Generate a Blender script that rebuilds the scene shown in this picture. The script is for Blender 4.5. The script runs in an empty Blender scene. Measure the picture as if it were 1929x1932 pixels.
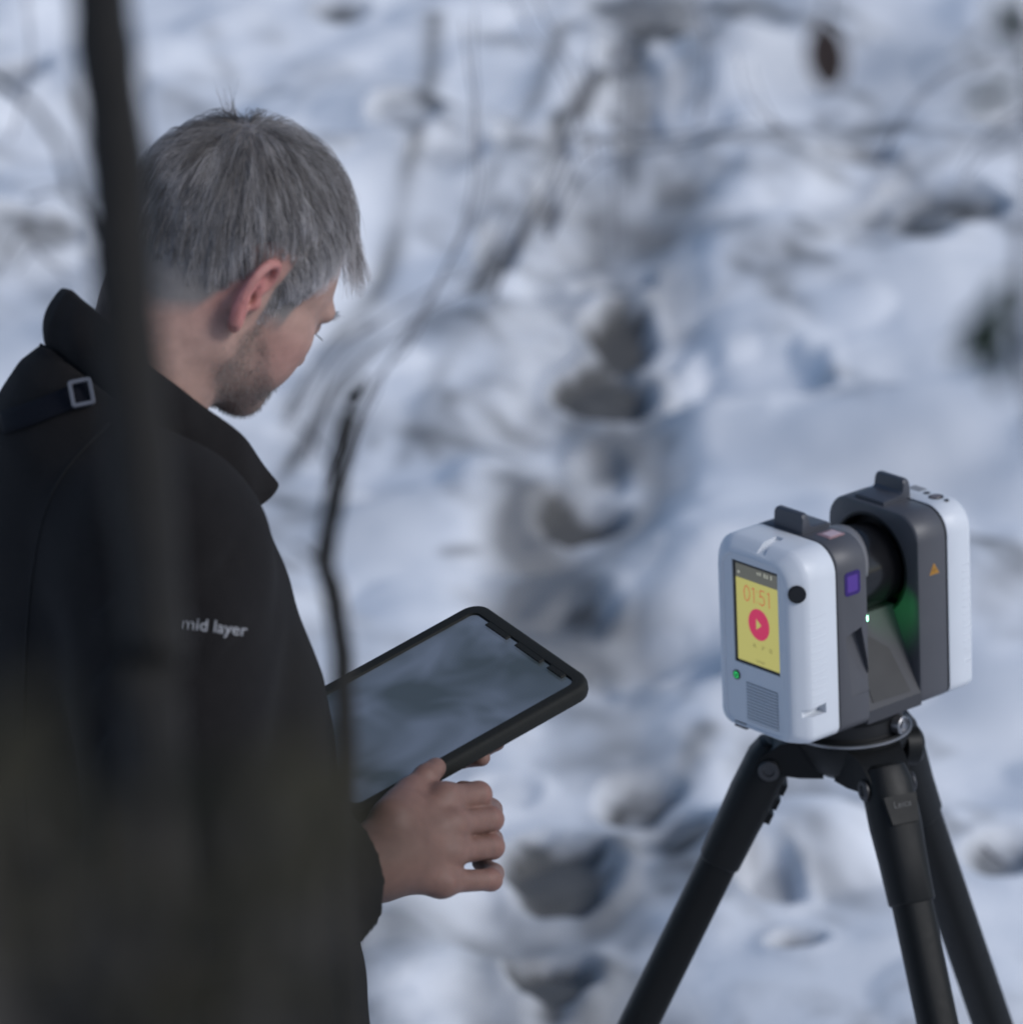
import bpy, bmesh, math, random
import numpy as np
from mathutils import Vector, Matrix
from mathutils.bvhtree import BVHTree

rng = np.random.default_rng(7)
random.seed(7)
sc = bpy.context.scene
COL = sc.collection
rad = math.radians

# ------------------------------------------------------------------ camera
ZC = 2.97                       # camera height, on the slope above the clearing
KF = 0.1778                     # frame width / distance  (202 mm lens on a 36 mm sensor)
PITCH, ROLL = rad(19.4144), rad(-2.6339)
_cp, _sp = math.cos(PITCH), math.sin(PITCH)
_f = np.array([0, _cp, -_sp]); _r0 = np.array([1., 0, 0]); _u0 = np.array([0, _sp, _cp])
_r = math.cos(ROLL)*_r0 + math.sin(ROLL)*_u0
_u = -math.sin(ROLL)*_r0 + math.cos(ROLL)*_u0
CAM = np.array([0, 0, ZC])
def ray(px, py):
    """direction of a photo pixel (1929 x 1932 coordinates), unit length along the optical axis"""
    return _f + KF*((px-964.5)/1929*_r + (966-py)/1929*_u)
def P(px, py, d):
    return CAM + d*ray(px, py)

cam_d = bpy.data.cameras.new('camera'); cam = bpy.data.objects.new('camera', cam_d); COL.objects.link(cam)
m = Matrix(((_r[0], _u[0], -_f[0], 0), (_r[1], _u[1], -_f[1], 0), (_r[2], _u[2], -_f[2], ZC), (0, 0, 0, 1)))
cam.matrix_world = m
cam_d.sensor_width = 36; cam_d.sensor_fit = 'HORIZONTAL'; cam_d.lens = 36/KF
cam_d.clip_start = 0.05; cam_d.clip_end = 1000
cam_d.dof.use_dof = True; cam_d.dof.focus_distance = 5.42
cam_d.dof.aperture_fstop = 7.6
sc.camera = cam

# ------------------------------------------------------------------ light
SUN_EL, SUN_AZ = rad(36), rad(122)      # azimuth from +Y (view direction) clockwise
w = bpy.data.worlds.new('World'); sc.world = w; w.use_nodes = True
nt = w.node_tree; nt.nodes.clear()
sky = nt.nodes.new('ShaderNodeTexSky'); sky.sky_type = 'NISHITA'; sky.sun_disc = False
sky.sun_elevation = SUN_EL; sky.sun_rotation = SUN_AZ
sky.air_density = 1.0; sky.dust_density = 1.5; sky.ozone_density = 3.0
bg = nt.nodes.new('ShaderNodeBackground'); bg.inputs['Strength'].default_value = 0.09
wo = nt.nodes.new('ShaderNodeOutputWorld')
nt.links.new(sky.outputs[0], bg.inputs[0]); nt.links.new(bg.outputs[0], wo.inputs[0])
sl = bpy.data.lights.new('sun', 'SUN'); sl.energy = 1.2; sl.angle = rad(18); sl.color = (.97, .98, 1.0)
so = bpy.data.objects.new('sun', sl); COL.objects.link(so)
_sd = Vector((math.sin(SUN_AZ)*math.cos(SUN_EL), math.cos(SUN_AZ)*math.cos(SUN_EL), math.sin(SUN_EL)))
so.rotation_euler = _sd.to_track_quat('Z', 'Y').to_euler()
sc.view_settings.view_transform = 'Standard'; sc.view_settings.look = 'None'
sc.view_settings.gamma = 1.0; sc.view_settings.use_curve_mapping = False
sc.view_settings.exposure = 0.34
sc.render.engine = 'CYCLES'
sc.cycles.use_denoising = True
sc.cycles.max_bounces = 8; sc.cycles.diffuse_bounces = 4; sc.cycles.glossy_bounces = 3

# ------------------------------------------------------------------ materials
def mat(name, col, rough=0.6, metal=0.0, spec=0.5, noise=0.0, nscale=40, bump=0.0, bscale=200, coat=0.0, sheen=0.0, sss=0.0, emit=None, estr=0.0):
    M = bpy.data.materials.new(name); M.use_nodes = True
    n = M.node_tree.nodes; l = M.node_tree.links; b = n['Principled BSDF']
    b.inputs['Base Color'].default_value = (*col, 1); b.inputs['Roughness'].default_value = rough
    b.inputs['Metallic'].default_value = metal; b.inputs['Specular IOR Level'].default_value = spec
    b.inputs['Coat Weight'].default_value = coat; b.inputs['Sheen Weight'].default_value = sheen
    if sheen: b.inputs['Sheen Roughness'].default_value = 0.6
    if sss:
        b.inputs['Subsurface Weight'].default_value = sss
        b.inputs['Subsurface Radius'].default_value = (1.0, 0.35, 0.2); b.inputs['Subsurface Scale'].default_value = 0.006
    if emit:
        b.inputs['Emission Color'].default_value = (*emit, 1); b.inputs['Emission Strength'].default_value = estr
    if noise or bump:
        tc = n.new('ShaderNodeTexCoord')
    if noise:
        t = n.new('ShaderNodeTexNoise'); t.inputs['Scale'].default_value = nscale; t.inputs['Detail'].default_value = 5
        l.new(tc.outputs['Object'], t.inputs['Vector'])
        mx = n.new('ShaderNodeMix'); mx.data_type = 'RGBA'
        mx.inputs[6].default_value = (*[c*(1-noise) for c in col], 1); mx.inputs[7].default_value = (*[min(1, c*(1+noise)) for c in col], 1)
        l.new(t.outputs['Fac'], mx.inputs[0]); l.new(mx.outputs[2], b.inputs['Base Color'])
        rm = n.new('ShaderNodeMapRange'); rm.inputs[3].default_value = max(0, rough-.12); rm.inputs[4].default_value = min(1, rough+.12)
        l.new(t.outputs['Fac'], rm.inputs[0]); l.new(rm.outputs[0], b.inputs['Roughness'])
    if bump:
        t2 = n.new('ShaderNodeTexNoise'); t2.inputs['Scale'].default_value = bscale; t2.inputs['Detail'].default_value = 4
        l.new(tc.outputs['Object'], t2.inputs['Vector'])
        bp = n.new('ShaderNodeBump'); bp.inputs['Strength'].default_value = bump; bp.inputs['Distance'].default_value = 0.002
        l.new(t2.outputs['Fac'], bp.inputs['Height']); l.new(bp.outputs[0], b.inputs['Normal'])
    return M

def attr_mat(name, rough=0.6, sss=0.0, bump=0.0, bscale=300, noise=0.1, nscale=60, spec=0.4, sheen=0.0):
    M = mat(name, (.5, .5, .5), rough, spec=spec, sss=sss, bump=bump, bscale=bscale, sheen=sheen)
    n = M.node_tree.nodes; l = M.node_tree.links; b = n['Principled BSDF']
    a = n.new('ShaderNodeAttribute'); a.attribute_name = 'col'
    tc = n.new('ShaderNodeTexCoord'); t = n.new('ShaderNodeTexNoise'); t.inputs['Scale'].default_value = nscale; t.inputs['Detail'].default_value = 6
    l.new(tc.outputs['Object'], t.inputs['Vector'])
    mr = n.new('ShaderNodeMapRange'); mr.inputs[1].default_value = .3; mr.inputs[2].default_value = .7
    mr.inputs[3].default_value = 1-noise; mr.inputs[4].default_value = 1+noise
    l.new(t.outputs['Fac'], mr.inputs[0])
    vm = n.new('ShaderNodeVectorMath'); vm.operation = 'SCALE'
    l.new(a.outputs['Color'], vm.inputs[0]); l.new(mr.outputs[0], vm.inputs['Scale']); l.new(vm.outputs[0], b.inputs['Base Color'])
    return M

M_skin = attr_mat('skin', rough=.5, sss=.12, bump=.25, bscale=900, noise=.10, nscale=90, spec=.35)
M_hair = attr_mat('hair', rough=.42, noise=.0, spec=.5)
M_jacket = mat('dark_fleece', (.0108, .0096, .0096), .95, spec=.08, noise=.35, nscale=60, bump=.7, bscale=700, sheen=.03)
M_collar = mat('dark_fleece_collar', (.0118, .0104, .0104), .95, spec=.08, noise=.35, nscale=60, bump=.7, bscale=900, sheen=.04)
M_strap = mat('woven_strap', (.008, .0085, .012), .8, spec=.1, noise=.2, nscale=300)
M_seam = mat('seam_thread', (.003, .0028, .003), .9)
M_buckle = mat('grey_plastic_buckle', (.10, .104, .12), .45)
M_print = mat('pale_embroidery', (.30, .30, .31), .9, noise=.35, nscale=400)
M_trouser = mat('dark_trousers', (.02, .021, .025), .9, noise=.25, nscale=30, bump=.4, bscale=300)
M_boot = mat('boot_leather', (.03, .022, .016), .6, noise=.3, nscale=30)
M_white = mat('white_shell', (.64, .665, .70), .42, noise=.03, nscale=30, bump=.05, bscale=2500)
M_white2 = mat('white_shell_shade_strip', (.42, .43, .45), .5)
M_grey = mat('grey_shell', (.075, .075, .083), .45, noise=.06, nscale=30, bump=.08, bscale=2500)
M_tab = mat('dark_rubber', (.055, .059, .072), .42, noise=.08, nscale=40, bump=.05, bscale=2500)
M_black = mat('black_gloss', (.008, .008, .009), .18)
M_blackm = mat('black_matte', (.006, .006, .0065), .55)
M_seamline = mat('black_gasket', (.006, .006, .007), .6)
M_ir = mat('violet_window', (.030, .010, .125), .25)
M_ir2 = mat('violet_window_inner', (.085, .035, .25), .2)
M_pink = mat('pink_window', (.62, .42, .42), .15, coat=.5)
M_pinkf = mat('pink_frame', (.30, .18, .19), .4)
M_orange = mat('warning_orange', (.55, .26, .03), .5)
M_orangeb = mat('warning_black', (.02, .018, .01), .5)
M_scr = mat('display_yellow', (.10, .10, .03), .25, emit=(.56, .52, .15), estr=.55)
M_scrbar = mat('display_bar', (.05, .05, .045), .25, emit=(.16, .16, .13), estr=.40)
M_scrred = mat('display_red', (.15, .03, .02), .3, emit=(.62, .05, .03), estr=.55)
M_scrpink = mat('display_pink', (.15, .02, .05), .3, emit=(.52, .022, .085), estr=.65)
M_scrdark = mat('display_dark', (.05, .05, .02), .3, emit=(.14, .13, .04), estr=.5)
M_scrpale = mat('display_pale', (.2, .2, .18), .3, emit=(.45, .45, .36), estr=.5)
M_green = mat('green_led', (.02, .3, .08), .3, emit=(.05, 1.0, .28), estr=.7)
M_laser = mat('green_lamp', (.3, .9, .5), .3, emit=(.30, 1.0, .55), estr=9.0)
M_metal = mat('steel', (.35, .35, .36), .35, metal=.9, noise=.1, nscale=80)
M_tripod = mat('black_anodised', (.006, .0064, .0064), .5, spec=.25, noise=.2, nscale=60)
M_leg = mat('carbon_tube', (.006, .0064, .0062), .5, spec=.22, noise=.25, nscale=120)
M_bolt = mat('dark_steel', (.07, .07, .073), .45, metal=.8)
M_dull = mat('dull_lettering', (.06, .06, .062), .5)
M_tabcase = mat('tablet_case_rubber', (.016, .0165, .0145), .7, spec=.2, noise=.15, nscale=60, bump=.15, bscale=1500)
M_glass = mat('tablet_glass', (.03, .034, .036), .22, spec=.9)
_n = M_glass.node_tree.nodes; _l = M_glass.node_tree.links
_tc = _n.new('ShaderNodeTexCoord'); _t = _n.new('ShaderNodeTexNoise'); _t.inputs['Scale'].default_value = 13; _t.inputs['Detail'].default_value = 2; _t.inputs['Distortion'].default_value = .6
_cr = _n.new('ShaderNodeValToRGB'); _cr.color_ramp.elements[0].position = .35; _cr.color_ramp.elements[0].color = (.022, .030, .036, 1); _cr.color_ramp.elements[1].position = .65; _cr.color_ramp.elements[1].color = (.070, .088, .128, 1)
_l.new(_tc.outputs['Object'], _t.inputs['Vector']); _l.new(_t.outputs['Fac'], _cr.inputs[0]); _l.new(_cr.outputs[0], _n['Principled BSDF'].inputs['Emission Color']); _n['Principled BSDF'].inputs['Emission Strength'].default_value = .85  # emission blotches stand in for the pale sky reflected in the glass
M_bark = mat('bark_grey_brown', (.060, .052, .042), .9, noise=.45, nscale=40, bump=.8, bscale=120)
M_bark2 = mat('bark_dark', (.0105, .009, .0072), .9, noise=.45, nscale=40, bump=.8, bscale=120)
M_frost = mat('frosted_bark', (.20, .19, .195), .9, noise=.4, nscale=30)
M_leaf = mat('evergreen_leaf', (.013, .026, .015), .7, spec=.15, noise=.3, nscale=20)
M_leaf2 = mat('olive_leaf', (.038, .035, .024), .8, spec=.1, noise=.3, nscale=20)
M_dry = mat('dry_leaf', (.045, .028, .022), .8, noise=.3, nscale=60)

# ------------------------------------------------------------------ mesh helpers
def new_mesh(name, V, F, smooth=True, col=None):
    V = np.ascontiguousarray(V, dtype=np.float32); me = bpy.data.meshes.new(name)
    if isinstance(F, np.ndarray):
        k = F.shape[1]; nf = len(F)
        me.vertices.add(len(V)); me.vertices.foreach_set('co', V.ravel())
        me.loops.add(nf*k); me.loops.foreach_set('vertex_index', np.ascontiguousarray(F, dtype=np.int32).ravel())
        me.polygons.add(nf); me.polygons.foreach_set('loop_start', np.arange(nf, dtype=np.int32)*k)
        me.update(calc_edges=True)
    else:
        me.from_pydata([tuple(v) for v in V], [], F)
    me.polygons.foreach_set('use_smooth', np.full(len(me.polygons), smooth, dtype=bool))
    if col is not None:
        at = me.color_attributes.new('col', 'FLOAT_COLOR', 'POINT')
        c4 = np.ones((len(V), 4), np.float32); c4[:, :3] = col; at.data.foreach_set('color', c4.ravel())
    me.update()
    return me

def link(name, me, material, parent=None, **props):
    o = bpy.data.objects.new(name, me); COL.objects.link(o)
    if material is not None: me.materials.append(material)
    if parent is not None:
        o.parent = parent; o.matrix_parent_inverse = world_of(parent).inverted()
    for k, v in props.items(): o[k] = v
    return o
_W = {}
def world_of(o):
    return _W.get(o.name, Matrix.Identity(4))
def thing(name, loc, label, category, group=None):
    o = bpy.data.objects.new(name, None); COL.objects.link(o); o.location = Vector(loc)
    _W[o.name] = Matrix.Translation(Vector(loc)); o.empty_display_size = .1
    o['label'] = label; o['category'] = category
    if group: o['group'] = group
    return o

def bm_to(bm):
    bm.normal_update(); V = np.array([v.co[:] for v in bm.verts]); bm.verts.index_update()
    F = [tuple(v.index for v in f.verts) for f in bm.faces]; bm.free(); return V, F
def bbox(lo, hi, bevel=0.0, seg=3):
    bm = bmesh.new(); bmesh.ops.create_cube(bm, size=1)
    lo = np.array(lo); hi = np.array(hi)
    for v in bm.verts:
        v.co = Vector(lo + (np.array(v.co)+.5)*(hi-lo))
    if bevel: bmesh.ops.bevel(bm, geom=bm.edges[:], offset=bevel, segments=seg, profile=.5, affect='EDGES')
    return bm_to(bm)
def cyl(a, b, r0, r1=None, n=32, bevel=0.0):
    a = np.array(a, float); b = np.array(b, float); r1 = r0 if r1 is None else r1
    L = np.linalg.norm(b-a); d = (b-a)/L
    prof = [(0, 0), (r0-bevel, 0), (r0, bevel), (r1, L-bevel), (r1-bevel, L), (0, L)] if bevel else [(0, 0), (r0, 0), (r1, L), (0, L)]
    return lathe(prof, a, d, n)
def lathe(prof, a, d, n=32):
    d = np.array(d, float); d /= np.linalg.norm(d); t = np.array([1, 0, 0.]) if abs(d[0]) < .8 else np.array([0, 1., 0])
    e1 = np.cross(d, t); e1 /= np.linalg.norm(e1); e2 = np.cross(d, e1)
    V = []; F = []
    rings = []
    for (r, h) in prof:
        if r < 1e-6:
            rings.append([len(V)]); V.append(np.array(a)+d*h)
        else:
            s = len(V); rings.append(list(range(s, s+n)))
            for i in range(n):
                q = 2*math.pi*i/n; V.append(np.array(a)+d*h+r*(math.cos(q)*e1+math.sin(q)*e2))
    for A, B in zip(rings[:-1], rings[1:]):
        for i in range(n):
            j = (i+1) % n
            if len(A) == 1 and len(B) == 1: continue
            if len(A) == 1: F.append((A[0], B[j], B[i]))
            elif len(B) == 1: F.append((A[i], A[j], B[0]))
            else: F.append((A[i], A[j], B[j], B[i]))
    return np.array(V), F
def tube(pts, rads, n=8, cap=True):
    pts = np.array(pts, float); N = len(pts); rads = np.broadcast_to(np.array(rads, float), (N,))
    T = np.gradient(pts, axis=0); T /= np.linalg.norm(T, axis=1)[:, None]+1e-12
    up = np.array([.13, .31, .94]); V = []
    for i in range(N):
        e1 = np.cross(T[i], up); 
        if np.linalg.norm(e1) < 1e-3: e1 = np.cross(T[i], [1, 0, 0.])
        e1 /= np.linalg.norm(e1); e2 = np.cross(T[i], e1)
        for k in range(n):
            q = 2*math.pi*k/n; V.append(pts[i]+rads[i]*(math.cos(q)*e1+math.sin(q)*e2))
    F = [(i*n+k, i*n+(k+1) % n, (i+1)*n+(k+1) % n, (i+1)*n+k) for i in range(N-1) for k in range(n)]
    if cap: F += [tuple(range(n-1, -1, -1)), tuple((N-1)*n+k for k in range(n))]
    return np.array(V), F
def join(*parts):
    V = []; F = []; o = 0
    for v, f in parts:
        V.append(np.asarray(v)); F += [tuple(i+o for i in q) for q in f]; o += len(v)
    return np.concatenate(V), F
def spline(pts, n):
    """Catmull-Rom through points"""
    p = np.array(pts, float); p = np.vstack([2*p[0]-p[1], p, 2*p[-1]-p[-2]]); out = []
    m_ = len(p)-3
    for s in np.linspace(0, m_-1e-6, n):
        i = int(s); t = s-i; a, b, c, d = p[i:i+4]
        out.append(.5*((2*b)+(c-a)*t+(2*a-5*b+4*c-d)*t*t+(3*b-a-3*c+d)*t**3))
    return np.array(out)
def rrect(x0, x1, z0, z1, rt, rb, n=8):
    """closed loop in (x,z): rounded rectangle with top and bottom corner radii"""
    L = []
    for cx, cz, r, a0 in ((x1-rb, z0+rb, rb, -90), (x1-rt, z1-rt, rt, 0), (x0+rt, z1-rt, rt, 90), (x0+rb, z0+rb, rb, 180)):
        for i in range(n+1):
            q = rad(a0+90*i/n); L.append((cx+r*math.cos(q), cz+r*math.sin(q)))
    return L
def loft(secs, cap0=True, cap1=True):
    n = len(secs[0]); V = [p for s in secs for p in s]; F = []
    for i in range(len(secs)-1):
        for k in range(n):
            F.append((i*n+k, i*n+(k+1) % n, (i+1)*n+(k+1) % n, (i+1)*n+k))
    if cap0: F.append(tuple(range(n-1, -1, -1)))
    if cap1: F.append(tuple((len(secs)-1)*n+k for k in range(n)))
    return np.array(V), F
def text_mesh(body, size, shear=0.0):
    c = bpy.data.curves.new('t', 'FONT'); c.body = body; c.size = size; c.align_x = 'CENTER'; c.align_y = 'CENTER'; c.shear = shear; c.resolution_u = 4
    o = bpy.data.objects.new('t', c); COL.objects.link(o)
    dg = bpy.context.evaluated_depsgraph_get(); me = bpy.data.meshes.new_from_object(o.evaluated_get(dg))
    V = np.array([v.co[:] for v in me.vertices]).reshape(-1, 3); F = [tuple(p.vertices) for p in me.polygons]
    bpy.data.objects.remove(o); bpy.data.curves.remove(c); bpy.data.meshes.remove(me)
    return V, F
def bool_cut(VF, cutters):
    me = new_mesh('b', *VF, smooth=False); o = bpy.data.objects.new('b', me); COL.objects.link(o); tmp = [o]
    for c in cutters:
        cm = new_mesh('c', *c, smooth=False)
        bm = bmesh.new(); bm.from_mesh(cm); bmesh.ops.recalc_face_normals(bm, faces=bm.faces[:]); bm.to_mesh(cm); bm.free()
        co = bpy.data.objects.new('c', cm); COL.objects.link(co); tmp.append(co)
        md = o.modifiers.new('x', 'BOOLEAN'); md.operation = 'DIFFERENCE'; md.solver = 'EXACT'; md.object = co
    bm = bmesh.new(); bm.from_mesh(me); bmesh.ops.recalc_face_normals(bm, faces=bm.faces[:]); bm.to_mesh(me); bm.free()
    dg = bpy.context.evaluated_depsgraph_get(); r = bpy.data.meshes.new_from_object(o.evaluated_get(dg))
    V = np.array([v.co[:] for v in r.vertices]); F = [tuple(p.vertices) for p in r.polygons]
    for t in tmp:
        d = t.data; bpy.data.objects.remove(t); bpy.data.meshes.remove(d)
    bpy.data.meshes.remove(r)
    return V, F
def sharp_smooth(me, ang=35):
    bm = bmesh.new(); bm.from_mesh(me); bmesh.ops.recalc_face_normals(bm, faces=bm.faces[:])
    for e in bm.edges:
        e.smooth = not (len(e.link_faces) == 2 and e.calc_face_angle(0) > rad(ang))
    for f in bm.faces: f.smooth = True
    bm.to_mesh(me); bm.free()

# ------------------------------------------------------------------ snow ground
def vnoise(x, y, seed):
    xi = np.floor(x).astype(np.int64); yi = np.floor(y).astype(np.int64); fx = x-xi; fy = y-yi
    fx = fx*fx*fx*(fx*(fx*6-15)+10); fy = fy*fy*fy*(fy*(fy*6-15)+10)
    def h(a, b):
        n = (a*374761393+b*668265263+seed*1274126177) & 0x7fffffff
        n = ((n ^ (n >> 13))*1274126177) & 0x7fffffff
        return ((n ^ (n >> 16)) & 0xffff)/65535.
    return (h(xi, yi)*(1-fx)+h(xi+1, yi)*fx)*(1-fy)+(h(xi, yi+1)*(1-fx)+h(xi+1, yi+1)*fx)*fy
def fbm(x, y, seed, oc=4):
    s = 0; a = 1.; t = 0
    for i in range(oc):
        s = s+a*(vnoise(x*2**i+17*i, y*2**i-9*i, seed+i)-.5); t += a; a *= .5
    return s/t*2
GY = [-60, -20, -5, 0, 2, 3.2, 4.4, 5.0, 5.7, 6.6, 7.8, 9.5, 12, 16, 20, 34, 60, 150]
GZ = [12, 6, 2.7, 1.35, .74, .38, -.03, -.18, -.32, -.50, -.74, -1.00, -1.22, -1.36, -1.3, -.2, 4, 16]
def base_z(y):
    return (np.interp(y-.25, GY, GZ)+np.interp(y, GY, GZ)+np.interp(y+.25, GY, GZ))/3
# snow pits seen in the photograph: (px, py, half-width px, half-height px, depth m, litter 0..1)
PITS = [(1045, 1870, 95, 70, .10, 1.0), (1040, 1650, 98, 76, .10, 1.0), (1215, 1490, 80, 42, .05, .6), (1290, 1600, 75, 50, .05, .6),
        (1090, 935, 84, 34, .09, 1.0), (1140, 690, 80, 42, .10, 1.0), (1165, 575, 74, 58, .12, 1.0), (1160, 500, 82, 36, .08, .5),
        (1060, 1010, 95, 30, .05, .35), (1090, 1110, 70, 36, .05, .55), (1410, 700, 118, 72, .09, .0), (1408, 752, 85, 22, .06, .45),
        (1465, 1715, 62, 40, .08, .3), (1500, 1815, 55, 22, .05, .5), (1620, 290, 90, 20, .07, .4), (1760, 395, 120, 48, .07, .55),
        (770, 265, 60, 28, .06, .35), (1890, 1615, 60, 40, .05, .5), (1010, 290, 60, 20, .05, .4), (1250, 285, 90, 18, .04, .3),
        (1240, 50, 150, 36, .06, .7), (720, 905, 80, 22, .05, .25), (1130, 830, 60, 60, .05, .2), (1110, 1250, 50, 40, .03, .1),
        (640, 25, 70, 26, .05, .6), (1900, 200, 60, 20, .04, .4), (940, 470, 40, 46, .05, .6), (1030, 390, 30, 40, .05, .5),
        (60, 470, 80, 24, .06, .5), (30, 160, 60, 40, .06, .35), (850, 330, 60, 30, .04, .2), (1300, 1250, 60, 30, .03, .0),
        (1190, 180, 60, 110, .05, .45), (960, 1480, 50, 24, .03, .1)]
def hit_plane(px, py):
    dr = ray(px, py); t = 9.
    for _ in range(20):
        p = CAM+dr*t; t += (p[2]-base_z(p[1]))/(-dr[2])*.9
    return CAM+dr*t, t
def axis(knots):
    out = [knots[0][0]]
    for (a, b, st) in [(k[0], k[1], k[2]) for k in knots]:
        n = max(1, int(round((b-a)/st))); out += list(np.linspace(a, b, n+1)[1:])
    return np.array(out)
gx = axis([(-160, -40, 12), (-40, -6, 2), (-6, -2.2, .2), (-2.2, -1.7, .05), (-1.7, 1.7, .014), (1.7, 2.2, .05), (2.2, 6, .2), (6, 40, 2), (40, 160, 12)])
gy = axis([(-60, -6, 3), (-6, 3, .25), (3, 7.2, .05), (7.2, 12, .02), (12, 18.2, .03), (18.2, 20, .1), (20, 40, 1), (40, 150, 10)])
X, Y = np.meshgrid(gx, gy)
near = np.exp(-((np.maximum(0, np.abs(X)-2.5))/4)**2)*np.exp(-((np.maximum(0, np.abs(Y-12)-9))/6)**2)
Z = base_z(Y)
Z = Z+.10*fbm(X*.8, Y*.8, 3, 3)*np.minimum(1, np.maximum(.0, (Y-5)/3))+near*.085*fbm(X*2.0, Y*1.3, 11, 2)+near*.010*fbm(X*6, Y*3.6, 21, 2)
# snow-covered tussocks
dome = np.zeros_like(Z)
for i in range(150):
    cx = rng.uniform(-1.7, 1.7); cy = rng.uniform(7.2, 18.); r = rng.uniform(.07, .24); h = r*rng.uniform(.08, .22)
    q = ((X-cx)/r)**2+((Y-cy)/(r*rng.uniform(.9, 1.6)))**2
    dome = np.maximum(dome, h*np.maximum(0, 1-q)**.9)
Z = Z+dome*near
lit = np.zeros_like(Z); dig = np.zeros_like(Z)
wob = .62*fbm(X*5.5, Y*3.2, 51, 4)
for (px, py, rx, ry, dep, li) in PITS:
    p, t = hit_plane(px, py); s = KF*t/1929
    a = rx*s; b = (hit_plane(px, py-ry)[0][1]-hit_plane(px, py+ry)[0][1])/2
    q = np.sqrt(((X-p[0])/a)**2+((Y-p[1])/b)**2)+wob
    k = np.clip((1.15-q)/.55, 0, 1); k = k*k*(3-2*k)
    rim = np.exp(-((q-1.22)/.22)**2)*.22*dep
    dep = dep*.42; dig = np.maximum(dig, k*dep); Z = Z+rim*.5
    kl = np.clip((1.30-q)/.75, 0, 1); lit = np.maximum(lit, li*kl)
# trodden track: a soft furrow joining the footprints
tr = [hit_plane(a, b)[0] for a, b in ((1045, 1930), (1050, 1650), (1110, 1400), (1085, 1100), (1090, 930), (1140, 700), (1165, 560), (1190, 330), (1230, 60), (1250, -80))]
tr = spline(tr, 120)
dmin = np.full(Z.shape, 9.)
sel = near > .5
xs = X[sel]; ys = Y[sel]; dm = np.full(xs.shape, 9.)
for q in tr: dm = np.minimum(dm, np.hypot(xs-q[0], (ys-q[1])*.7))
dmin[sel] = dm
fur = np.clip((.30-dmin-.12*wob)/.22, 0, 1); fur = fur*fur*(3-2*fur)
Z = Z-dig-.05*fur*near
ln = fbm(X*14, Y*9, 91, 4)
lit = np.clip(lit*1.45+lit*ln*.8+lit*fbm(X*31, Y*17, 95, 3)*.4, 0, .95)
lit = np.maximum(lit, np.clip(1.0*fur*(fbm(X*4, Y*1.6, 77, 4)+.48), 0, .78)*near)
# soil showing through in small patches
lit = np.maximum(lit, near*np.clip((fbm(X*3.1, Y*2.2, 131, 4)-.30)*1.6, 0, .5)*np.clip(.6+1.2*fbm(X*22, Y*9, 141, 3), 0, 1.2))
# thin snow with dead grass and stalks showing through, in drifting streaks that also paint the snow's shading
u_, v_ = X*.8+Y*.35, Y*.8-X*.5
thin = fbm(u_*3.4, v_*1.3, 211, 4)+.5*fbm(X*6, Y*2.6, 223, 3)
grain = np.clip(.62+1.1*fbm(u_*15, v_*4.5, 233, 4), 0, 1.3)
lit = np.maximum(lit, near*np.clip((thin-.04)*1.25, 0, .66)*grain)
for pl_, wd_, am_ in (([(1300, 0), (1095, 200), (1010, 380), (900, 540)], 26, .8), ([(820, 60), (800, 250), (760, 400), (690, 560), (550, 740)], 24, .6), ([(1205, 40), (1190, 300), (1180, 430)], 40, .6),
                      ([(540, 820), (650, 700), (780, 610)], 20, .7), ([(980, 290), (1130, 275), (1330, 290)], 12, .7), ([(900, 560), (820, 700), (760, 820)], 22, .45), ([(1929, 240), (1700, 330), (1500, 470), (1300, 560)], 30, .35),
                      ([(840, 1010), (1000, 980), (1110, 1040)], 16, .6), ([(700, 600), (640, 690), (560, 800), (480, 900)], 26, .5), ([(1060, 60), (1000, 220), (900, 420)], 24, .5), ([(1330, 1380), (1240, 1540), (1150, 1640)], 40, .55)):
    bp_ = spline([hit_plane(*q)[0] for q in pl_], 60); wv_ = wd_*KF*hit_plane(*pl_[len(pl_)//2])[1]/1929
    dm = np.full(xs.shape, 9.)
    for q in bp_: dm = np.minimum(dm, np.hypot(xs-q[0], (ys-q[1])*.55))
    full = np.zeros_like(lit); full[sel] = am_*np.exp(-(dm/wv_)**2)
    lit = np.maximum(lit, np.minimum(.9, full*1.25)*np.clip(.85+.7*fbm(X*5, Y*2.2, 301, 3), 0, 1))
lit = np.maximum(lit, near*np.clip(.30*(fbm(X*1.5+.4*Y, Y*.75, 401, 3)+.18), 0, .34))
nxv, nyv = len(gx), len(gy)
GV = np.stack([X, Y, Z], -1).reshape(-1, 3)
ii, jj = np.meshgrid(np.arange(nxv-1), np.arange(nyv-1)); q0 = (jj*nxv+ii).ravel()
GF = np.stack([q0, q0+1, q0+nxv+1, q0+nxv], -1)
gm = new_mesh('snow_ground', GV, GF, True, col=np.repeat(lit.reshape(-1, 1), 3, 1))
def ground_z(x, y):
    i = np.clip(np.searchsorted(gx, x)-1, 0, nxv-2); j = np.clip(np.searchsorted(gy, y)-1, 0, nyv-2)
    fx = (x-gx[i])/(gx[i+1]-gx[i]); fy = (y-gy[j])/(gy[j+1]-gy[j])
    return float((Z[j, i]*(1-fx)+Z[j, i+1]*fx)*(1-fy)+(Z[j+1, i]*(1-fx)+Z[j+1, i+1]*fx)*fy)
M_snow = bpy.data.materials.new('snow'); M_snow.use_nodes = True
n = M_snow.node_tree.nodes; l = M_snow.node_tree.links; b = n['Principled BSDF']
b.inputs['Roughness'].default_value = .75; b.inputs['Specular IOR Level'].default_value = .2
a_ = n.new('ShaderNodeAttribute'); a_.attribute_name = 'col'
tc = n.new('ShaderNodeTexCoord')
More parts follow.
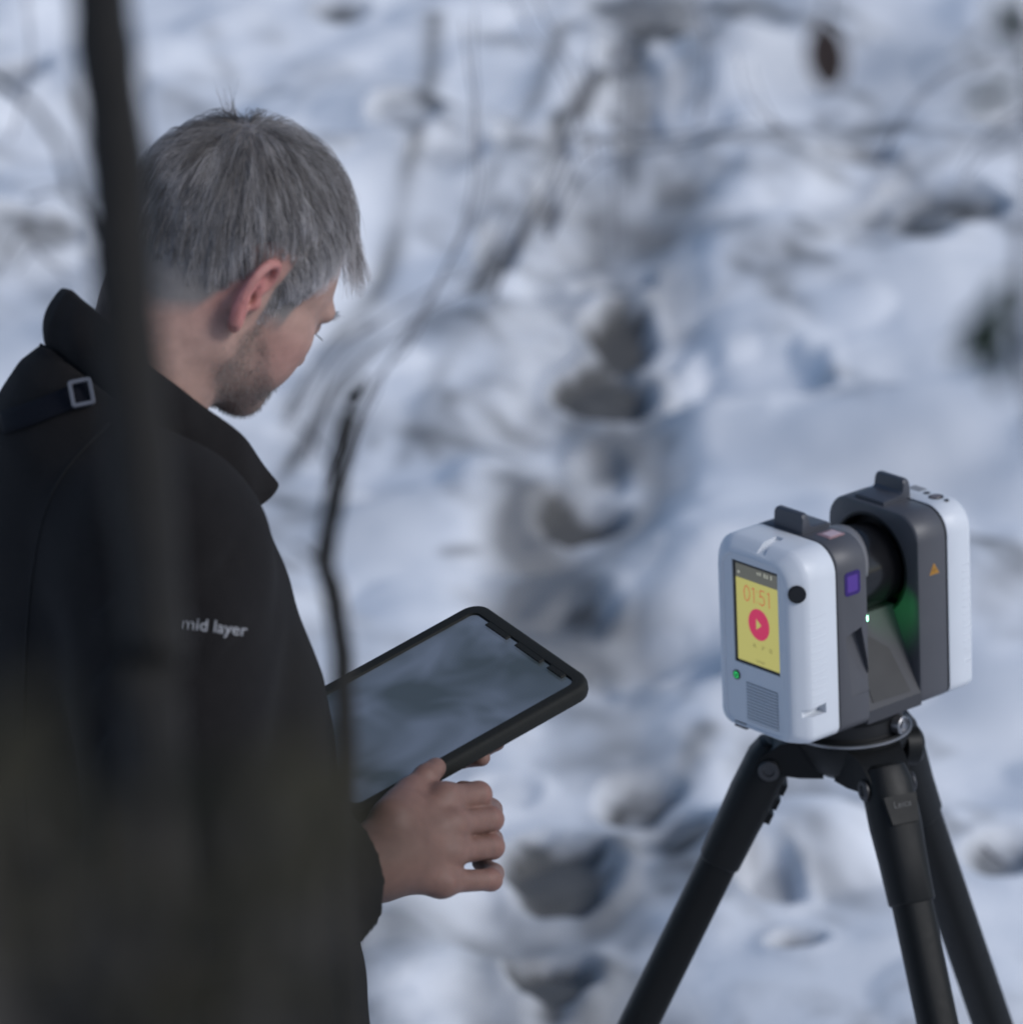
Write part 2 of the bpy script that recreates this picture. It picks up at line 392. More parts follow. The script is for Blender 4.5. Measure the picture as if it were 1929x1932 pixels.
t1 = n.new('ShaderNodeTexNoise'); t1.inputs['Scale'].default_value = 22; t1.inputs['Detail'].default_value = 8
l.new(tc.outputs['Object'], t1.inputs['Vector'])
lm = n.new('ShaderNodeMix'); lm.data_type = 'RGBA'; lm.inputs[6].default_value = (.026, .0265, .026, 1); lm.inputs[7].default_value = (.095, .09, .082, 1)
l.new(t1.outputs['Fac'], lm.inputs[0])
sm = n.new('ShaderNodeMix'); sm.data_type = 'RGBA'; sm.inputs[6].default_value = (.86, .875, .90, 1)
l.new(lm.outputs[2], sm.inputs[7]); l.new(a_.outputs['Color'], sm.inputs[0]); l.new(sm.outputs[2], b.inputs['Base Color'])
t2 = n.new('ShaderNodeTexNoise'); t2.inputs['Scale'].default_value = 60; t2.inputs['Detail'].default_value = 6
l.new(tc.outputs['Object'], t2.inputs['Vector'])
bp = n.new('ShaderNodeBump'); bp.inputs['Strength'].default_value = .25; bp.inputs['Distance'].default_value = .01
l.new(t2.outputs['Fac'], bp.inputs['Height']); l.new(bp.outputs[0], b.inputs['Normal'])
link('snow_ground', gm, M_snow, kind='structure')

# ------------------------------------------------------------------ SDF mesher (sparse surface nets)
def sdf_mesh(fn, lo, hi, h, B=8, slack=1.6):
    lo = np.array(lo, float); hi = np.array(hi, float); st = h*B
    nb = np.ceil((hi-lo)/st).astype(int)
    bi = np.stack(np.meshgrid(*[np.arange(k) for k in nb], indexing='ij'), -1).reshape(-1, 3)
    c = lo+(bi+.5)*st
    keep = np.abs(fn(c.astype(np.float32))) < st*.87*slack
    bi = bi[keep]
    g = np.stack(np.meshgrid(*[np.arange(B+1)]*3, indexing='ij'), -1).reshape(-1, 3)
    offs = np.array([[0, 0, 0], [1, 0, 0], [0, 1, 0], [1, 1, 0], [0, 0, 1], [1, 0, 1], [0, 1, 1], [1, 1, 1]])
    edges = [(0, 1), (2, 3), (4, 5), (6, 7), (0, 2), (1, 3), (4, 6), (5, 7), (0, 4), (1, 5), (2, 6), (3, 7)]
    VS = []; KS = []; CV = []
    D = nb*B+2
    for s in range(0, len(bi), 400):
        q = bi[s:s+400]; pts = (q[:, None, :]*B+g[None])
        v = fn((lo+pts.reshape(-1, 3)*h).astype(np.float32)).reshape(len(q), B+1, B+1, B+1)
        cv = np.stack([v[:, a:B+a, b_:B+b_, c_:B+c_] for a, b_, c_ in offs], -1)
        ng = (cv < 0).sum(-1); act = (ng > 0) & (ng < 8)
        w_ = np.argwhere(act)
        if not len(w_): continue
        cc = cv[act]; ci = q[w_[:, 0]]*B+w_[:, 1:]
        acc = np.zeros((len(cc), 3)); cnt = np.zeros(len(cc))
        for a, b_ in edges:
            va, vb = cc[:, a], cc[:, b_]; x = (va < 0) != (vb < 0)
            t = np.where(x, va/(va-vb+1e-20), 0)
            p_ = offs[a]+(offs[b_]-offs[a])*t[:, None]; acc += p_*x[:, None]; cnt += x
        VS.append(lo+(ci+acc/cnt[:, None])*h); CV.append(cc)
        KS.append((ci[:, 0]*D[1]+ci[:, 1])*D[2]+ci[:, 2])
    Vt = np.concatenate(VS); K = np.concatenate(KS); cc = np.concatenate(CV)
    od = np.argsort(K); K = K[od]; Vt = Vt[od]; cc = cc[od]
    sx, sy, sz = D[1]*D[2], D[2], 1; F = []
    for ax, e, (s1, s2) in ((0, 1, (sy, sz)), (1, 2, (sz, sx)), (2, 4, (sx, sy))):
        ch = (cc[:, 0] < 0) != (cc[:, e] < 0); k0 = K[ch]; inv = cc[ch, 0] < 0
        ids = []; ok = np.ones(len(k0), bool)
        for kk in (k0, k0-s1, k0-s1-s2, k0-s2):
            j = np.clip(np.searchsorted(K, kk), 0, len(K)-1); ok &= K[j] == kk; ids.append(j)
        f = np.stack(ids, -1)[ok]; iv = inv[ok]; f[~iv] = f[~iv][:, ::-1]; F.append(f)
    return Vt, np.concatenate(F)
def smin(a, b, k):
    h = np.maximum(k-np.abs(a-b), 0)/k; return np.minimum(a, b)-h*h*k*.25
def smax(a, b, k): return -smin(-a, -b, k)
def cone(p, a, b, ra, rb):
    a = np.asarray(a, np.float32); ab = np.asarray(b, np.float32)-a; pa = p-a
    h = np.clip(pa@ab/np.dot(ab, ab), 0, 1); return np.linalg.norm(pa-h[:, None]*ab, axis=1)-(ra+(rb-ra)*h)
def ell(p, c, r):
    q = p-np.asarray(c, np.float32); r = np.asarray(r, np.float32)
    k0 = np.linalg.norm(q/r, axis=1); k1 = np.linalg.norm(q/(r*r), axis=1)
    return k0*(k0-1)/np.maximum(k1, 1e-9)
def seg_gauss(p, a, b, wd):
    a = np.asarray(a, np.float32); ab = np.asarray(b, np.float32)-a; pa = p-a
    t = pa@ab/np.dot(ab, ab); h = np.clip(t, 0, 1); d = np.linalg.norm(pa-h[:, None]*ab, axis=1)
    return np.exp(-(d/wd)**2)*np.sqrt(np.maximum(np.sin(np.clip(t, 0, 1)*np.pi), 0))

# ------------------------------------------------------------------ the person: joints
DS = 1.06                       # the man stands a little taller than average
TH = rad(25)                    # body heading
FW = np.array([math.cos(TH), math.sin(TH), 0]); RT = np.array([math.sin(TH), -math.cos(TH), 0]); UP = np.array([0, 0, 1.])
NK = P(215, 790, 4.62*DS)       # base of the neck
def Q(px, py, r):
    """the point of a pixel's ray lying r metres to the man's right of his middle plane"""
    d = ray(px, py); t = (np.dot(NK-CAM, RT)+r)/np.dot(d, RT); return CAM+d*t
def B(r, f, u): return NK+DS*(r*RT+f*FW+u*UP)
def to_body(p):
    q = (p-NK.astype(np.float32))/DS; return np.stack([q@RT, q@FW, q@UP], -1)
HC = P(408, 510, 4.64*DS)       # between the ear canals
HTH, HPI, HRO = rad(36), rad(43), rad(-6)
_hf = np.array([math.cos(HTH), math.sin(HTH), 0]); _hr = np.array([math.sin(HTH), -math.cos(HTH), 0])
hF = math.cos(HPI)*_hf-math.sin(HPI)*UP; hU = math.cos(HPI)*UP+math.sin(HPI)*_hf
hR = math.cos(HRO)*_hr+math.sin(HRO)*hU; hU = np.cross(hR, hF)
HM = np.stack([hR, hF, hU], 0)  # world -> head
HS = .001*DS*0.985                # head units are millimetres
def to_head(p): return ((p-HC)@HM.T/HS).astype(np.float32)
def from_head(q): return HC+np.asarray(q)@HM*HS
neck_loc = to_head((NK+DS*(.0*FW-.02*UP))[None])[0]

# ear frame (head mm)
def ear_fn(p, sx):
    q = p.copy(); q[:, 0] *= sx
    q = q/np.float32(.95); Bp = np.array([78., -3, -5]); fl = rad(30)
    eb = np.array([math.sin(fl), -math.cos(fl), 0]); eq = np.array([0.03, -.16, .985]); eq -= eb*np.dot(eq, eb); eq /= np.linalg.norm(eq)
    en = np.cross(eq, eb); en = en if en[0] > 0 else -en
    q = (q-Bp.astype(np.float32)); q = np.stack([q@eb, q@eq, q@en], -1).astype(np.float32)
    rim = [(3, 6, 0), (0, 15, 2), (2, 24, 3), (9, 31, 4), (18, 33, 4.5), (27, 29, 4), (33, 20, 3.5), (35, 9, 3), (33, -2, 2.5), (29, -12, 2), (23, -20, 1.5), (16, -27, 1)]
    rr = [2.6, 3.2, 4.0, 4.5, 4.7, 4.7, 4.5, 4.2, 4.0, 3.9, 4.2, 5.0]
    d = ell(q, (17, 2, -2.5), (18, 30, 3.4))
    d = smin(d, ell(q, (8, 2, -8), (12, 22, 9)), 6)
    d = smin(d, cone(q, (16, -26, 0), (8, -29, -1), 5.2, 4.8), 5)
    d = smin(d, cone(q, (8, -29, -1), (2, -22, -3), 4.6, 4.5), 5)
    d = smin(d, cone(q, (21, -8, 1.5), (14, -17, 2), 3.4, 4.0), 4)
    d = smin(d, cone(q, (24, 14, .5), (23, -4, .8), 3.0, 3.0), 6)
    d = smax(d, -ell(q, (11.5, -2, 4.0), (9.5, 13, 8.5)), 3)
    d = smax(d, -cone(q, (9, -2, 3), (3, -2, -16), 6.0, 4.5), 2)
    d = smax(d, -ell(q, (16, 21, 5.5), (9, 5.5, 5)), 4)
    rim_s = spline(rim, 34); rr_s = np.interp(np.linspace(0, 11, 34), np.arange(12), rr); rd_ = None
    for i in range(33):
        c_ = cone(q, rim_s[i], rim_s[i+1], rr_s[i], rr_s[i+1]); rd_ = c_ if rd_ is None else np.minimum(rd_, c_)
    d = smin(d, rd_, 3.0)
    d = smin(d, ell(q, (-1, -3, 1.5), (4.6, 6.5, 3.8)), 3)
    return d*.95
def head_fn(p):
    d = ell(p, (0, -6, 45), (77, 92, 83))
    d = smin(d, ell(p, (0, -36, 14), (62, 60, 54)), 20)
    d = smin(d, ell(p, (0, 52, 24), (61, 42, 44)), 18)
    d = smin(d, ell(p, (0, 46, -25), (57, 50, 60)), 18)
    d = smin(d, ell(p, (0, 70, -45), (38, 32, 36)), 16)
    d = smin(d, ell(p, (0, 84, -70), (26, 19, 17)), 16)
    d = smin(d, ell(p, (0, 38, -55), (46, 48, 31)), 18)
    d = smin(d, ell(p, (0, 98, -48), (23, 9, 9)), 10)
    d = smin(d, cone(p, (0, 95, 20), (0, 114, -17), 8.5, 10.5), 9)
    for s in (1, -1):
        d = smin(d, ell(p, (s*48, 56, -10), (21, 28, 22)), 16)
        d = smin(d, ell(p, (s*40, 60, -36), (22, 27, 27)), 18)
        d = smin(d, cone(p, (s*55, 6, -8), (s*51, 6, -52), 14, 16), 16)
        d = smin(d, cone(p, (s*51, 6, -52), (s*19, 81, -70), 16, 13.5), 16)
        d = smin(d, cone(p, (s*14, 95, 26), (s*45, 83, 24), 8, 8), 10)
        d = smin(d, ell(p, (s*10, 103, -24), (9, 9, 8)), 6)
        d = smax(d, -ell(p, (s*32, 106, 8), (15, 15, 11)), 12)
        d = smin(d, ell(p, (s*31, 82, 9), (13.5, 13, 12)), 3)
        d = smin(d, ear_fn(p, s), 4)
    d = smin(d, cone(p, (0, -18, -18), neck_loc, 57, 57), 22)
    d = smin(d, cone(p, (40, -18, -28), neck_loc+np.array([20, 30, 0]), 14, 14), 22)
    d = smin(d, ell(p, (0, -38, -42), (46, 32, 44)), 25)
    return d

# arms
SHR = P(312, 1020, 4.50*DS); ELR = P(315, 1690, 4.50*DS); WRR = P(712, 1628, 4.690*DS)
SHL = B(-.165, .02, -.075); ELL_ = B(-.26, .07, -.355)
# tablet pose
TC = CAM+np.array([-0.0875, 4.5211, -1.7628])*DS
tR = np.array([0.5503, -0.8229, -0.1412]); tF = np.array([0.8245, 0.509, 0.2472]); tR /= np.linalg.norm(tR); tF -= tR*np.dot(tF, tR); tF /= np.linalg.norm(tF); tU = np.cross(tR, tF)
TL, TW, TT = .250*DS, .174*DS, .0155*DS
def T(r, f, u): return TC+r*DS*tR+f*DS*tF+u*DS*tU
WRL = T(-.085, -.085, -.062)
# right hand joints (photo pixels and distances)
D_ = lambda x: x*DS
RH = dict(
    index=[(838, 1508, 4.738), (902, 1500, 4.766), (905, 1497, 4.795), (872, 1490, 4.812)],
    middle=[(852, 1556, 4.728), (925, 1546, 4.766), (926, 1528, 4.800), (892, 1500, 4.822)],
    ring=[(850, 1608, 4.722), (928, 1598, 4.760), (928, 1584, 4.795), (892, 1556, 4.815)],
    pinky=[(832, 1664, 4.714), (926, 1660, 4.746), (932, 1648, 4.775), (905, 1628, 4.795)])
RH = {k: [P(a, b_, c*DS) for a, b_, c in v] for k, v in RH.items()}
RTH = [P(742, 1545, 4.700*DS), P(772, 1497, 4.735*DS), P(803, 1466, 4.752*DS), P(822, 1449, 4.764*DS)]
# left hand under the tablet, finger tips reaching the right edge
LH = {}
for k, f0, ln in (('index', .000, .000), ('middle', -.021, .006), ('ring', -.042, .000), ('pinky', -.062, -.012)):
    LH[k] = [T(-.005+ln*.3, f0-.01, -.036), T(.035+ln*.6, f0+.012, -.034), T(.052+ln*.8+(.006 if k == 'index' else 0), f0+.022, -.026), T(.066+ln*2+(.004 if k == 'index' else 0), f0+.030, -.0195)]
LTH = [T(-.055, -.045, -.054), T(-.060, -.012, -.046), T(-.058, .014, -.038), T(-.056, .030, -.030)]
FR = dict(index=(.0118, .0112, .0090, .0078), middle=(.0114, .0108, .0090, .0078), ring=(.0108, .0102, .0086, .0075), pinky=(.0098, .0092, .0080, .0070))
def hand_fn(p, WR, EL, F_, TH_):
    s = DS
    d = cone(p, EL+(WR-EL)*.15, WR, .036*s, .0275*s)
    mid = (F_['index'][0]+F_['pinky'][0])/2
    d = smin(d, cone(p, WR, WR+(mid-WR)*.35, .0290*s, .029*s), .02)
    for k, r0 in (('index', .0135), ('middle', .0135), ('ring', .013), ('pinky', .0135)):
        d = smin(d, cone(p, WR+(F_[k][0]-WR)*.22, F_[k][0], .0165*s, r0*s), .012)
    d = smin(d, cone(p, WR+(TH_[0]-WR)*.3, TH_[0], .017*s, .0165*s), .016)
    d = smin(d, cone(p, TH_[0], TH_[1], .0160*s, .0120*s), .012)
    d = smin(d, cone(p, TH_[0]*.5+TH_[1]*.5, F_['index'][0]*.55+WR*.45, .010*s, .010*s), .018)
    t = cone(p, TH_[1], TH_[2], .0113*s, .0102*s); t = smin(t, cone(p, TH_[2], TH_[3], .0105*s, .0088*s), .004)
    d = smin(d, t, .008)
    fs = None
    for k in F_:
        j = F_[k]; r = FR[k]
        q = cone(p, j[0], j[1], r[0]*s*1.02, r[1]*s*.98)
        q = smin(q, cone(p, j[1], j[2], r[1]*s*1.03, r[2]*s), .004)
        q = smin(q, cone(p, j[2], j[3], r[2]*s*1.02, r[3]*s), .004)
        fs = q if fs is None else smin(fs, q, .0022)
    return smin(d, fs, .010)
def boxed(fn, lo, hi):
    lo = np.array(lo, np.float32); hi = np.array(hi, np.float32)
    def g(p):
        mk = np.all((p > lo) & (p < hi), axis=1); o = np.maximum(np.max(np.maximum(lo-p, p-hi), axis=1), 0)+.03
        if mk.any(): o[mk] = fn(p[mk])
        return o
    return g
def around(pts, mg):
    q = np.array(pts); return q.min(0)-mg, q.max(0)+mg
_hb = from_head([(x, y, z) for x in (-115, 115) for y in (-125, 135) for z in (-130, 145)])
_hlo, _hhi = around(list(_hb)+[NK], .07)
f_head = boxed(lambda p: head_fn(to_head(p))*HS, _hlo, _hhi)
rpts = [q for v in RH.values() for q in v]+RTH+[WRR, ELR]; lpts = [q for v in LH.values() for q in v]+LTH+[WRL, ELL_]
f_rh = boxed(lambda p: hand_fn(p, WRR, ELR, RH, RTH), *around(rpts, .07))
f_lh = boxed(lambda p: hand_fn(p, WRL, ELL_, LH, LTH), *around(lpts, .07))
def f_core(p):
    d = cone(p, NK-.09*UP, SHR, .036, .036)
    d = smin(d, cone(p, NK-.09*UP, SHL, .036, .036), .02)
    d = smin(d, cone(p, NK-.03*UP, NK-.09*UP, .045, .04), .02)
    d = smin(d, cone(p, SHR, ELR, .04, .036), .02); d = smin(d, cone(p, ELR, ELR+(WRR-ELR)*.4, .036, .034), .01)
    d = smin(d, cone(p, SHL, ELL_, .04, .036), .02); d = smin(d, cone(p, ELL_, ELL_+(WRL-ELL_)*.4, .036, .034), .01)
    return d
def body_fn(p):
    return smin(smin(smin(f_head(p), f_core(p), .02), f_rh(p), .01), f_lh(p), .01)
allp = list(_hb)+rpts+lpts+[SHR, SHL, NK]
BV, BF = sdf_mesh(body_fn, *around(allp, .08), .0018)
def relax(V, F, it, lam=.5):
    e = np.concatenate([F[:, [0, 1]], F[:, [1, 2]], F[:, [2, 3]], F[:, [3, 0]]]); e = np.concatenate([e, e[:, ::-1]])
    cnt = np.bincount(e[:, 0], minlength=len(V))[:, None]
    for _ in range(it):
        acc = np.stack([np.bincount(e[:, 0], weights=V[e[:, 1], k], minlength=len(V)) for k in range(3)], -1)
        V = V+lam*(acc/np.maximum(cnt, 1)-V)
    return V
BV = relax(BV, BF, 3)
# skin colours that belong to the skin itself, except the right hand's painted shade
hp = to_head(BV)
skin = np.tile(np.array([.36, .225, .18]), (len(BV), 1))
isH = (np.linalg.norm(hp-np.array([0, 10, 0]), axis=1) < 175)
def gmask(p, c, r): return np.exp(-np.sum(((p-np.array(c))/np.array(r))**2, axis=1))
ear = np.clip(gmask(np.abs(hp)*np.array([1, 0, 0])+hp*np.array([0, 1, 1]), (86, -18, -2), (14, 26, 36))*1.6, 0, 1)*(np.abs(hp[:, 0]) > 72)
red = np.clip(np.maximum(ear, .55*gmask(hp, (70, -30, 8), (30, 22, 45))), 0, 1)[:, None]
skin = skin*(1-red)+np.array([.47, .185, .165])*red
cheek = (.5*gmask(hp, (58, 60, -25), (22, 28, 24)))[:, None]; skin = skin*(1-cheek)+np.array([.45, .21, .175])*cheek
def hairline(y): return np.interp(y, [-110, -85, -62, -38, -27, -20, 5, 9, 13, 37, 44, 58, 70, 84, 100], [-52, -58, -62, -44, -12, 22, 34, 0, -18, -14, 30, 60, 74, 84, 92])
hz = hp[:, 2]-hairline(hp[:, 1])
inhair = isH & (hp[:, 2] > -96)
hm = (np.clip(hz/20+.25, 0, 1)*inhair*(ear < .2))[:, None]
skin = skin*(1-hm)+np.array([.165, .15, .142])*hm
def beard_d(p):
    """>0 inside the stubble"""
    x = np.abs(p[:, 0]); y = p[:, 1]; z = p[:, 2]
    upper = np.interp(y, [0, 20, 40, 60, 78, 120], [-40, -12, -24, -42, -50, -40]); lower = np.interp(y, [-5, 20, 60, 110], [-66, -82, -98, -104])
    return np.minimum(np.minimum(upper-z, z-lower), (y-2)*.8)
bd = (np.clip(beard_d(hp)/9, 0, 1)*isH)[:, None]*.38
skin = skin*(1-bd)+np.array([.125, .10, .085])*bd
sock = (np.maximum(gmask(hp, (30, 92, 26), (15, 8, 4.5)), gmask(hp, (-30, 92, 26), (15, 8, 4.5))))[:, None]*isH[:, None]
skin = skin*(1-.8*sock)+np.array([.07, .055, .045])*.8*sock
lip = gmask(hp, (0, 106, -56), (20, 8, 6))[:, None]*.6; skin = skin*(1-lip)+np.array([.38, .15, .13])*lip
isR = (np.min([np.linalg.norm(BV-q, axis=1) for q in rpts[:16]+RTH+[WRR]], axis=0) < .06)[:, None]; skin = np.where(isR, skin*np.array([.52, .46, .44]), skin)  # right hand darkened in its colour for the shade and leaf veil over it
hand_red = (np.min([np.linalg.norm(BV-RH[k][j], axis=1) for k in RH for j in (0, 1)], axis=0) < .013)[:, None]*.25
skin = skin*(1-hand_red)+np.array([.27, .125, .10])*hand_red
man_ground = float(base_z(NK[1]))
foot = B(0, -.01, 0); foot[2] = man_ground
man = thing('person', foot, 'grey-haired man in dark fleece jacket looking down at the tablet he holds', 'person')
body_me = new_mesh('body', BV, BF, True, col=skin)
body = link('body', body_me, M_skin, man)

# ------------------------------------------------------------------ hair
def head_surface_samples(n_try):
    hmask = np.all(isH[BF], axis=1) if False else isH[BF[:, 0]]
    f = BF[hmask]; k = rng.integers(0, len(f), n_try); a = rng.random((n_try, 2))
    v = BV[f[k]]; p = (v[:, 0]*(1-a[:, :1])+v[:, 1]*a[:, :1])*(1-a[:, 1:])+(v[:, 3]*(1-a[:, :1])+v[:, 2]*a[:, :1])*a[:, 1:]
    nn = np.cross(v[:, 1]-v[:, 0], v[:, 2]-v[:, 0]); nn /= np.linalg.norm(nn, axis=1)[:, None]+1e-12
    return to_head(p).astype(float), (nn@HM.T)
def strands_mesh(name, pts, rads, col, parent, material, grad=(1, 1)):
    """pts (n, k, 3) head mm -> three-sided tapered fibres in world space"""
    n_, k_, _ = pts.shape
    Wp = from_head(pts.reshape(-1, 3)).reshape(n_, k_, 3)
    T_ = np.gradient(Wp, axis=1); T_ /= np.linalg.norm(T_, axis=2, keepdims=True)+1e-12
    e1 = np.cross(T_, np.array([.2, .3, .93])); e1 /= np.linalg.norm(e1, axis=2, keepdims=True)+1e-9; e2 = np.cross(T_, e1)
    r = (rads[:, None]*np.linspace(1, .25, k_)[None])[..., None]*.001
    V = np.stack([Wp+r*(math.cos(q)*e1+math.sin(q)*e2) for q in (0, 2.094, 4.189)], 2)
    idx = np.arange(n_*k_*3).reshape(n_, k_, 3); F = []
    for s in range(3):
        t = (s+1) % 3; F.append(np.stack([idx[:, :-1, s], idx[:, :-1, t], idx[:, 1:, t], idx[:, 1:, s]], -1).reshape(-1, 4))
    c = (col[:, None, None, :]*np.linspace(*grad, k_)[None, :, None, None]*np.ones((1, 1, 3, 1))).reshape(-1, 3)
    return link(name, new_mesh(name, V.reshape(-1, 3), np.concatenate(F), True, col=c), material, parent)
rp, rn = head_surface_samples(60000)
okm = (rp[:, 2]-hairline(rp[:, 1])+rng.normal(0, 5., len(rp)) > 0) & (rp[:, 2] > -94) & ~((np.abs(rp[:, 0]) > 74) & (rp[:, 1] < 5) & (rp[:, 1] > -36) & (rp[:, 2] < 36)) & (np.sqrt((rp[:, 0]/86)**2+((rp[:, 1]-0)/112)**2+((rp[:, 2]-40)/92)**2) < 1.35)
okm &= ~((np.abs(rp[:, 0]) > 80) & (rp[:, 2] < 40))
rp = rp[okm][:17000]; rn = rn[okm][:17000]
N_ = len(rp)
height = rp[:, 2]-hairline(rp[:, 1])
Lh = np.interp(height, [0, 8, 22, 40, 56, 80, 130], [3, 6, 9, 13, 26, 38, 42])*rng.uniform(.6, 1.2, N_)
front = np.clip((rp[:, 1]-40)/35, 0, 1)*np.clip((rp[:, 2]-60)/25, 0, 1)
fringe = (rp[:, 1] > 48) & (rp[:, 2] > 72) & (np.abs(rp[:, 0]) < 50)
Lh = np.where(fringe, np.maximum(Lh, 38+28*front*rng.uniform(.6, 1.1, N_)), Lh)
temple = (rp[:, 1] > 44) & ~fringe
Lh = np.where(temple, np.minimum(Lh, 15), Lh)
whorl = np.array([10., -66, 112])
gdir = HM@np.array([0, 0, -1.])        # gravity in the head frame
clump = np.stack([np.sin(rp@np.array([.21, .33, .17])+i*1.7)+np.sin(rp@np.array([-.37, .19, .29])*1.3+i) for i in range(3)], -1)*.5
layer = rng.random(N_)**1.3*np.interp(height, [0, 20, 42, 60], [1.0, 2.5, 6, 11])
def flow(p):
    d = p-whorl; q = d/(np.linalg.norm(d, axis=1)[:, None]+1e-6)
    q[:, 1] += .35*np.clip((p[:, 1]+20)/80, 0, 1)*np.clip((p[:, 2]-70)/40, 0, 1)
    return q
hc = np.array([0, -5, 42.]); hr_ = np.array([78.5, 93, 87])
KP = 8; pts = np.zeros((N_, KP, 3)); pts[:, 0] = rp-rn*.5
jit = rng.normal(0, .16, (N_, 3))+clump*.16
cur = rp.copy(); dirv = None
for s in range(1, KP):
    nrm = (cur-hc)/hr_**2; nrm /= np.linalg.norm(nrm, axis=1)[:, None]
    fl = flow(cur); fl -= nrm*np.sum(fl*nrm, 1)[:, None]; fl /= np.linalg.norm(fl, axis=1)[:, None]+1e-6
    g = gdir[None]*((.35+.1*s)*(1-.70*front))[:, None]; lift = (np.clip(.55-.16*s, -.15, 1)+.28*front)[:, None]
    dv = fl+g+nrm*lift+jit+np.array([0, 1.15, .10])*(front*fringe)[:, None]
    dv /= np.linalg.norm(dv, axis=1)[:, None]
    dirv = dv if dirv is None else (dirv*.45+dv*.55)
    dirv /= np.linalg.norm(dirv, axis=1)[:, None]
    cur = cur+dirv*(Lh/(KP-1))[:, None]
    off = (layer*min(1, s/3.))
    e = np.linalg.norm((cur-hc)/(hr_+off[:, None]), axis=1)
    push = (e < 1) & (cur[:, 2] > 20)
    cur[push] = hc+(cur[push]-hc)/e[push][:, None]
    pts[:, s] = cur
zone = (pts[:, :, 1] > 30) & (pts[:, :, 2] < hairline(pts[:, :, 1])-3) & (np.abs(pts[:, :, 0]) > 36) & ~fringe[:, None]
first = np.where(zone.any(1), np.argmax(zone, axis=1), KP-1); first = np.maximum(first, 1)
par = np.linspace(0, 1, KP)[None]*first[:, None]; i0 = np.minimum(par.astype(int), KP-2); fr_ = (par-i0)[..., None]; ar = np.arange(N_)[:, None]
pts = pts[ar, i0]*(1-fr_)+pts[ar, i0+1]*fr_
# cowlick at the crown
cw = np.linalg.norm(rp-np.array([-18, -62, 108]), axis=1) < 7
for s in range(1, KP):
    up_h = HM@np.array([-.15, 0, 1.])
    pts[cw, s] = rp[cw]+(up_h+jit[cw]*1.2)*(s/(KP-1)*rng.uniform(12, 30, cw.sum()))[:, None]
# strands gather into locks towards their tips
gi = rng.choice(N_, 1100, replace=False); near_g = np.zeros(N_, int)
for s_ in range(0, N_, 2000):
    near_g[s_:s_+2000] = gi[np.argmin(((rp[s_:s_+2000, None]-rp[None, gi])**2).sum(-1), axis=1)]
for s_ in range(1, KP):
    k_ = .55*(s_/(KP-1))**1.3
    tgt = rp+(pts[near_g, s_]-rp[near_g])+(rp[near_g]-rp)*.75
    pts[:, s_] = np.where(cw[:, None], pts[:, s_], pts[:, s_]*(1-k_)+tgt*k_)
lock_t = rng.normal(0, .55, N_)[near_g]
tone = lock_t*1.15+.012*rp[:, 1]-.5*(height < 40)+rng.normal(0, .5, N_)+.5*np.sin(rp@np.array([.09, .13, .05])+2*np.sin(rp@np.array([.05, -.04, .11])))*.5
tone = 1/(1+np.exp(-(tone*1.5-1.0*np.clip((rp[:, 2]-70)/35, 0, 1)+.45)))
hcol = np.array([.10, .086, .077])*(1-tone[:, None])+np.array([.70, .665, .66])*tone[:, None]
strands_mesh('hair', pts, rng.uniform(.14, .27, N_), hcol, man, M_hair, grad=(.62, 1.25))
# stubble
bp_, bn_ = head_surface_samples(50000)
kb = (beard_d(bp_)+rng.normal(0, 4, len(bp_)) > 3) & (bp_[:, 0] > -30) & (np.linalg.norm(bp_, axis=1) < 150) & (np.abs(bp_[:, 0]) < 76)
bp_ = bp_[kb][:3800]; bn_ = bn_[kb][:3800]; nB = len(bp_)
ps = np.zeros((nB, 4, 3)); bl = rng.uniform(1.8, 4.6, nB)
bd_ = bn_*.55+gdir*.6+rng.normal(0, .35, (nB, 3)); bd_ /= np.linalg.norm(bd_, axis=1)[:, None]
for s in range(4): ps[:, s] = bp_+bd_*(bl*s/3)[:, None]
bt = rng.random(nB)[:, None]
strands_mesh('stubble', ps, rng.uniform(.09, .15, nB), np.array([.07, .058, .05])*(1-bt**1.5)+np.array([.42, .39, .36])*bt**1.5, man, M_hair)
# eyebrow and lashes
for sd in (1, -1):
    nb_ = 130; tt = rng.random(nb_)
    e0 = np.stack([sd*(12+34*tt), 104-16*tt**1.6, 25+5*tt-4*tt**2+rng.normal(0, 1.8, nb_)], -1)
    ed = np.stack([sd*.8+0*tt, .35+0*tt, .25+0*tt], -1)+rng.normal(0, .25, (nb_, 3))
    es = np.stack([e0+ed*(rng.uniform(5, 8, nb_)*s/3)[:, None] for s in range(4)], 1)
    strands_mesh('eyebrow', es, np.full(nb_, .16), np.tile([.05, .04, .032], (nb_, 1)), man, M_hair)
    nb_ = 45; tt = rng.random(nb_)
    e0 = np.stack([sd*(20+24*tt), 96-6*np.abs(tt-.4), 8-3*tt], -1)
    ed = np.stack([sd*.5*(tt-.2), 1+0*tt, -.15+0*tt], -1)+rng.normal(0, .08, (nb_, 3))
    es = np.stack([e0+ed*(5.0*s/3) for s in range(4)], 1)
    strands_mesh('eyelashes', es, np.full(nb_, .17), np.tile([.012, .01, .009], (nb_, 1)), man, M_hair)

